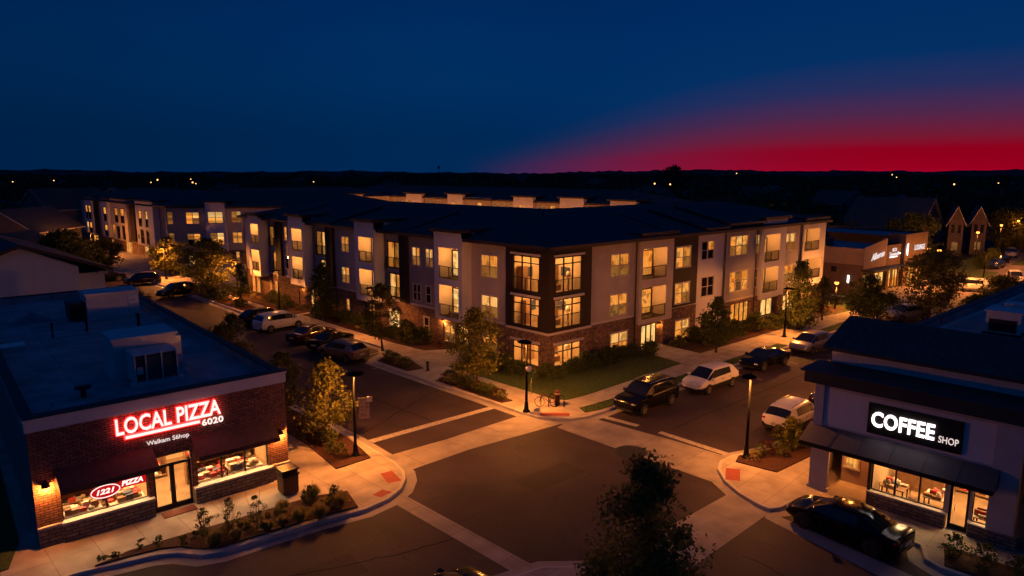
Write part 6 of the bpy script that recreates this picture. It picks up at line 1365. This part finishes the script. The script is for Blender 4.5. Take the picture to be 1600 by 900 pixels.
scatter(line(30.75, 31.6, 31.0, 38.2, 16, .12) + line(31.2, 32.2, 31.5, 38.2, 15, .12), protoS, 'low clipped shrub in the kerb bed beneath the rounded corner tree', 'clipped shrubs in the kerb bed by the corner tree', .8, 1.0)
scatter(line(31.1, 42.3, 31.5, 46.0, 10, .25), protoS, 'low clipped shrub in the kerb bed behind the bronze hatchback', 'clipped shrubs in the kerb bed by the hatchback', .8, 1.1)
scatter(line(36.9, 45.5, 36.9, 66, 26, .5) + line(35.9, 46.5, 35.9, 66, 14, .3), protoB[:2] + protoS, 'bush along the foot of the left wing behind the parked cars', 'bushes along the foot of the left wing', .6, .95)
scatter(line(36.4, 68.5, 36.4, 86, 16, .6), protoB[:2] + protoS, 'bush along the foot of the left wing beyond the pointed tree', 'bushes along the far foot of the left wing', .6, 1.0)
scatter(line(52.5, 31.6, 66, 30.4, 18, .4) + line(53, 29.8, 64, 29.2, 12, .4), protoB[:2] + protoS, 'bush along the foot of the avenue wing', 'bushes along the foot of the avenue wing', .55, .95)
scatter(line(64, 28.4, 72, 28.4, 7, .5), protoB, 'amber lit bush around the dense pointed tree', 'bushes round the dense pointed tree', .6, .95)
scatter([(48.2, 31.6), (47.2, 31.4), (51.8, 31.2)], protoB, 'bush beside the doorway path of the avenue wing', 'bushes by the avenue doorway path', .6, .8)
scatter(line(32.6, 75, 33, 94, 12, .5), protoS + protoB[:1], 'shrub in the kerb bed beneath the big amber lit tree', 'shrubs in the bed by the big amber lit tree', .6, 1.0)
scatter(line(19.0, 51, 19.3, 76, 12, .5), protoB, 'bush along the left pavement behind the pizza shop', 'bushes along the left pavement behind the pizza shop', .6, 1.1)
scatter(line(37, 98, 37.5, 118, 9, .7), protoB, 'bush at the foot of the far flats', 'bushes at the foot of the far flats', .7, 1.3)
scatter(line(2.2, 32, 4.0, 46, 8, .4), protoS, 'low plant in the dark strip left of the pizza shop', 'plants in the dark strip left of the pizza shop')
scatter(line(82, 25, 89, 24.5, 6, .5) + line(88, 17.5, 104, 15.5, 9, .7), protoB, 'bush in the planted edge of the shop row lot', 'bushes at the shop row lot edge', .6, 1.0)
scatter(line(130, 24, 150, 26, 8, .8), protoB, 'bush on the far island of the lot', 'bushes on the far lot island', .9, 1.5)
for p in protoS + protoB: bpy.data.objects.remove(p)
# grass blades on the corner lawn
mb = MB(); rr = random.Random(9)
def inpoly(x, y, P_):
    c = False
    for i in range(len(P_)):
        (x1, y1), (x2, y2) = P_[i], P_[i - 1]
        if (y1 > y) != (y2 > y) and x < (x2 - x1) * (y - y1) / (y2 - y1) + x1: c = not c
    return c
for L_, n in ((LAWN[0], 9000), (LAWN[1], 4000)):
    xs = [p[0] for p in L_]; ys = [p[1] for p in L_]
    for _ in range(n):
        x, y = rr.uniform(min(xs), max(xs)), rr.uniform(min(ys), max(ys))
        if not inpoly(x, y, L_): continue
        th = rr.uniform(0, 6.28); s = Vector((math.cos(th), math.sin(th), 0)) * .02; b = Vector((x, y, .183)); e = b + Vector((rr.gauss(0, .03), rr.gauss(0, .03), rr.uniform(.05, .11)))
        mb.face([b - s, b + s, e])
tag(mb.build('grass', 'leaf_c', None), 'short mown grass on the corner lawn and kerb verge', 'grass', None, 'stuff')

# ------------------------------------------------------------------ houses, woods, hills, far lamps
def house(label, cx, cy, w_, d_, h, ridge, rz, m='house_wall', gable=True, group=None, cat='house', name='house', windows=()):
    t = thing(name, label, cat, (cx, cy, 0), rz, group); a, b = w_ / 2, d_ / 2
    mb = MB()
    for s_ in (-1, 1): mb.face([(-a, b * s_, 0), (a, b * s_, 0), (a, b * s_, h), (-a, b * s_, h)]); mb.face([(a * s_, -b, 0), (a * s_, b, 0), (a * s_, b, h), (a * s_, 0, h + ridge), (a * s_, -b, h)])
    mb.build('wall', m, t, True)
    mb = MB(); o = .5; e = o * ridge / b
    for s_ in (-1, 1):
        P0, P1, P2, P3 = Vector((-a - o, (b + o) * s_, h - e)), Vector((a + o, (b + o) * s_, h - e)), Vector((a + o, 0, h + ridge)), Vector((-a - o, 0, h + ridge)); u = Vector((0, 0, .2))
        mb.face([P0 + u, P1 + u, P2 + u, P3 + u], 0)
        for q0, q1 in ((P0, P1), (P1, P2), (P3, P0)): mb.face([q0, q1, q1 + u, q0 + u], 1)
        mb.face([P0, P1, P2, P3], 1)
    mb.build('roof', ['shingle', 'trim_lite'], t, True)
    for (side, u, z, ww, hh, l) in windows:
        mb = MB()
        if side == 'g': mb.box(-a - .05, -a - .01, u - ww / 2, u + ww / 2, z, z + hh)
        elif side == 'h': mb.box(a + .01, a + .05, u - ww / 2, u + ww / 2, z, z + hh)
        else: mb.box(u - ww / 2, u + ww / 2, -b - .05, -b - .01, z, z + hh)
        mb.build('window', l, t, True)
    return t
hw = [('g', 1.5, 3.6, .9, 1.2, 'lit_low'), ('f', 1, 1, 1.4, 1.4, 'lit_low')]
house('dark gabled house at the left edge with pale roof edges', 26, 150, 15, 11, 5.2, 3.6, 50, windows=hw, group='dark houses at the left edge')
house('smaller dark gabled house in front of the one at the left edge', 19, 126, 12, 9, 3.6, 2.6, 48, windows=[('g', 0, 2, 1, 1, 'lit_low')], group='dark houses at the left edge')
house('dark low house with a pale roof outline among the far left trees', 47, 215, 18, 13, 6, 5.0, 20, group='dark houses at the left edge')
house('far dark house beside the pale roof outline', 65, 240, 18, 13, 6, 4.5, 70, group='dark houses at the left edge')
house('far dark house deep among the left trees', 20, 230, 16, 12, 5, 4, 60, windows=hw, group='dark houses at the left edge')
house('broad dark roofed hall behind the shop row', 153, 44, 13, 28, 4.6, 5.6, 96, 'house_brick', cat='hall', name='hall', group=None, windows=[('f', -1, 1.2, 1.2, 1.2, 'lit_low')])
for lab, x, y, sw in (('pale narrow gabled house front nearest the lot lamps', 152.5, 33.2, 2.3), ('pale narrow gabled house front right of its twin near the lot lamps', 156.5, 30.4, 2.3)):
    house(lab, x, y, 9, sw, 6.4, 2.5, 16, 'house_brick', group='pale gabled house fronts', windows=[('g', -.5, 4.2, .5, 1.5, 'dark_glass'), ('g', .5, 4.2, .5, 1.5, 'dark_glass'), ('g', 0, 1.0, .9, 1.5, 'lit_low')])
for i, (x, y, a) in enumerate(((215, 60, 20), (250, 90, 60), (300, 75, 10), (330, 150, 40), (240, 160, 80), (190, 130, 30))): house('far dark roof among the woods on the right', x, y, 16, 12, 5, 4, a, group='far dark roofs among the right woods')
# the woods: one mass of lumpy crowns from the back gardens to the horizon
rr = random.Random(21); mb = MB()
def lump(c, r, h, n, ls):
    for _ in range(n):
        th = rr.uniform(0, 6.28); ph = math.acos(rr.uniform(-.2, 1)); k = rr.uniform(.75, 1.08)
        p = c + Vector((math.cos(th) * math.sin(ph) * r * k, math.sin(th) * math.sin(ph) * r * k, math.cos(ph) * h * .55 * k + h * .42))
        a = (p - c - Vector((0, 0, h * .4)) + Vector((rr.gauss(0, 1), rr.gauss(0, 1), rr.gauss(0, 1))) * r * .5).normalized(); b = a.orthogonal().normalized(); b.rotate(Matrix.Rotation(rr.uniform(0, 6.28), 3, a)); d = a.cross(b); s = ls * rr.uniform(.6, 1.3)
        mb.face([p - b * s, p - d * s * .7, p + b * s, p + d * s * .7])
def blocked(x, y):
    if 34 < x < 122 and y < 182 and y > 20: return True
    if x < 35 and y < 112 and x > -8: return True
    if y < 32 and x < 168: return True
    for hx, hy, q in ((26, 150, 15), (19, 126, 12), (153, 44, 22), (150, 33, 11), (155, 30, 11), (47, 215, 16), (65, 240, 15), (20, 230, 14), (160, 27, 6)):
        if (x - hx) ** 2 + (y - hy) ** 2 < q * q: return True
    return False
cnt = 0
while cnt < 620:
    D = 110 * (3400 / 110) ** (rr.random() ** .85); a = R(45 + rr.uniform(-41, 41)); x, y = D * math.cos(a), D * math.sin(a)
    if blocked(x, y): continue
    sc_ = min(1 + D / 420, 6.); r = rr.uniform(4, 7) * sc_; h = rr.uniform(6.5, 10.5) * (1 if D < 500 else rr.uniform(.9, 1.25)); cnt += 1
    lump(Vector((x, y, 0)), r, h, 110 if D < 260 else (60 if D < 800 else 34), (.9 if D < 260 else 1.7 if D < 800 else 3.2) * (1 if D < 1500 else 1.7))
tag(mb.build('woodland', 'leaf_f', None), 'dark mass of woods reaching to the horizon', 'woods', None, 'stuff')
mb = MB(); N = 320
for (D, hh, sd) in ((2400, 22, 1), (4200, 52, 2)):
    prev = None; rr = random.Random(sd); ph = [rr.uniform(0, 6.28) for _ in range(6)]
    for i in range(N + 1):
        a = R(-2 + 94 * i / N); t_ = i / N
        h = 6 + hh * (.45 + .2 * math.sin(t_ * 9 + ph[0]) + .15 * math.sin(t_ * 23 + ph[1]) + .08 * math.sin(t_ * 61 + ph[2]) + .22 * rr.random() * rr.random() + .06 * math.sin(t_ * 170 + ph[3])) * (.5 + .25 * math.sin(t_ * 3.1))
        c = Vector((math.cos(a) * D, math.sin(a) * D, 0)); cur = (c + Vector((0, 0, -3)), c * 1.06 + Vector((0, 0, h)), c * 1.25 + Vector((0, 0, -3)))
        if prev:
            mb.face([prev[0], cur[0], cur[1], prev[1]], 0, True); mb.face([prev[1], cur[1], cur[2], prev[2]], 0, True)
        prev = cur
struct('hills', mb, 'hill')
mt = thing('radio_mast', 'thin radio mast standing above the dark horizon', 'mast', (640, 790, 0)); mb = MB(); mb.tube([(0, 0, 0), (0, 0, 27)], [.8, .35], 6); mb.build('pole', 'metal_dark', mt, True); mb = MB(); mb.box(-1.2, 1.2, -1.2, 1.2, 21, 24); mb.build('antenna', 'metal_dark', mt, True)
T_('single tall round tree breaking the horizon right of centre', (398, 248, 0), 19, 9, 2, 1500, 1.0, 'oval', 'leaf_f', 31, None, 'horizon_tree', 60, .5)
# lamps: lit post lamp of the shop row, lot lamps, far lamps
def far_lamp(label, loc, h, power, s=.2, group='amber lamps in the parking lot', bulbm='bulb'):
    t = thing('lot_lamp', label, 'street lamp', loc, 0, group)
    mb = MB(); mb.tube([(0, 0, 0), (0, 0, h)], [.1, .06], 8); mb.build('post', 'black', t, True)
    mb = MB(); mb.lathe([(.05, .16), (s * 1.3, .1), (s * 1.35, .06), (0, .06)], (0, 0, h), 12); mb.build('cap', 'black', t, True)
    mb = MB(); mb.lathe([(0, .05), (s * .8, .03), (s, -.1), (s * .6, -.24), (0, -.28)], (0, 0, h), 12); mb.build('lantern', bulbm, t, True)
    if power: light('lamp_light', 'POINT', (0, 0, h - .55), power, AMBER, t, .15, local=True)
    return t
far_lamp('glaring amber lantern on a short post left of the shop row front', (79.0, 27.9, .1), 3.1, 3200, .24)
far_lamp('amber lantern on the lot island in front of the gabled houses', (138.4, 26.6, .1), 5.2, 650, .26)
far_lamp('amber lantern on a tall post right of the lot island', (143, 24.2, .1), 6.3, 600, .22)
far_lamp('amber lantern further back above the hedge of the lot', (160, 24.5, .1), 6.2, 500, .24)
far_lamp('bright amber lantern at the right edge of the lot', (136.5, 19.2, .1), 5.6, 3500, .34)
far_lamp('amber lantern beside the end of the shop row', (116, 28.2, .1), 4.0, 1500, .25)
far_lamp('amber lantern low beside the last shop of the row', (121, 28.0, .1), 3.4, 900, .3)
far_lamp('amber lantern in the trees left of the far flats', (24.5, 132, .1), 5.0, 900, .2)
FARL = [(20, 284, 420), (84, 282, 430), (246, 281, 460), (301, 285, 420), (306, 287, 400), (193, 294, 300), (490, 284, 420), (821, 297, 300), (1023, 287, 330), (1047, 288, 330), (1151, 271, 900), (1394, 273, 800), (1491, 288, 380), (1070, 314, 170), (1330, 352, 150), (475, 297, 260), (1040, 283, 520), (1062, 285, 460), (1401, 277, 700), (1560, 286, 420), (298, 280, 600), (236, 285, 380)]
p_ = math.atan(180 / 1075)
for i, (px, py, D) in enumerate(FARL):
    x_, y_ = (px - 800) / 1075, (450 - py) / 1075; fw = math.cos(p_) + y_ * math.sin(p_); up = -math.sin(p_) + y_ * math.cos(p_); k = D / fw
    X, Y, Z = S2 * (fw + x_) * k, S2 * (fw - x_) * k, 15.2 + up * k
    s = (.0011 if i in (2, 3, 8, 9, 12) else .0007) * D
    t = thing('far_lamp', 'tiny far lamp glinting in the dark woods', 'street lamp', (round(X, 1), round(Y, 1), 0), 0, 'tiny far lamps in the woods')
    mb = MB(); mb.tube([(0, 0, 0), (0, 0, Z)], .12, 5); mb.build('post', 'metal_dark', t, True)
    mb = MB(); mb.lathe([(0, -s), (s * .7, -s * .7), (s, 0), (s * .7, s * .7), (0, s)], (0, 0, Z), 8); mb.build('lantern', 'bulb_far', t, True)
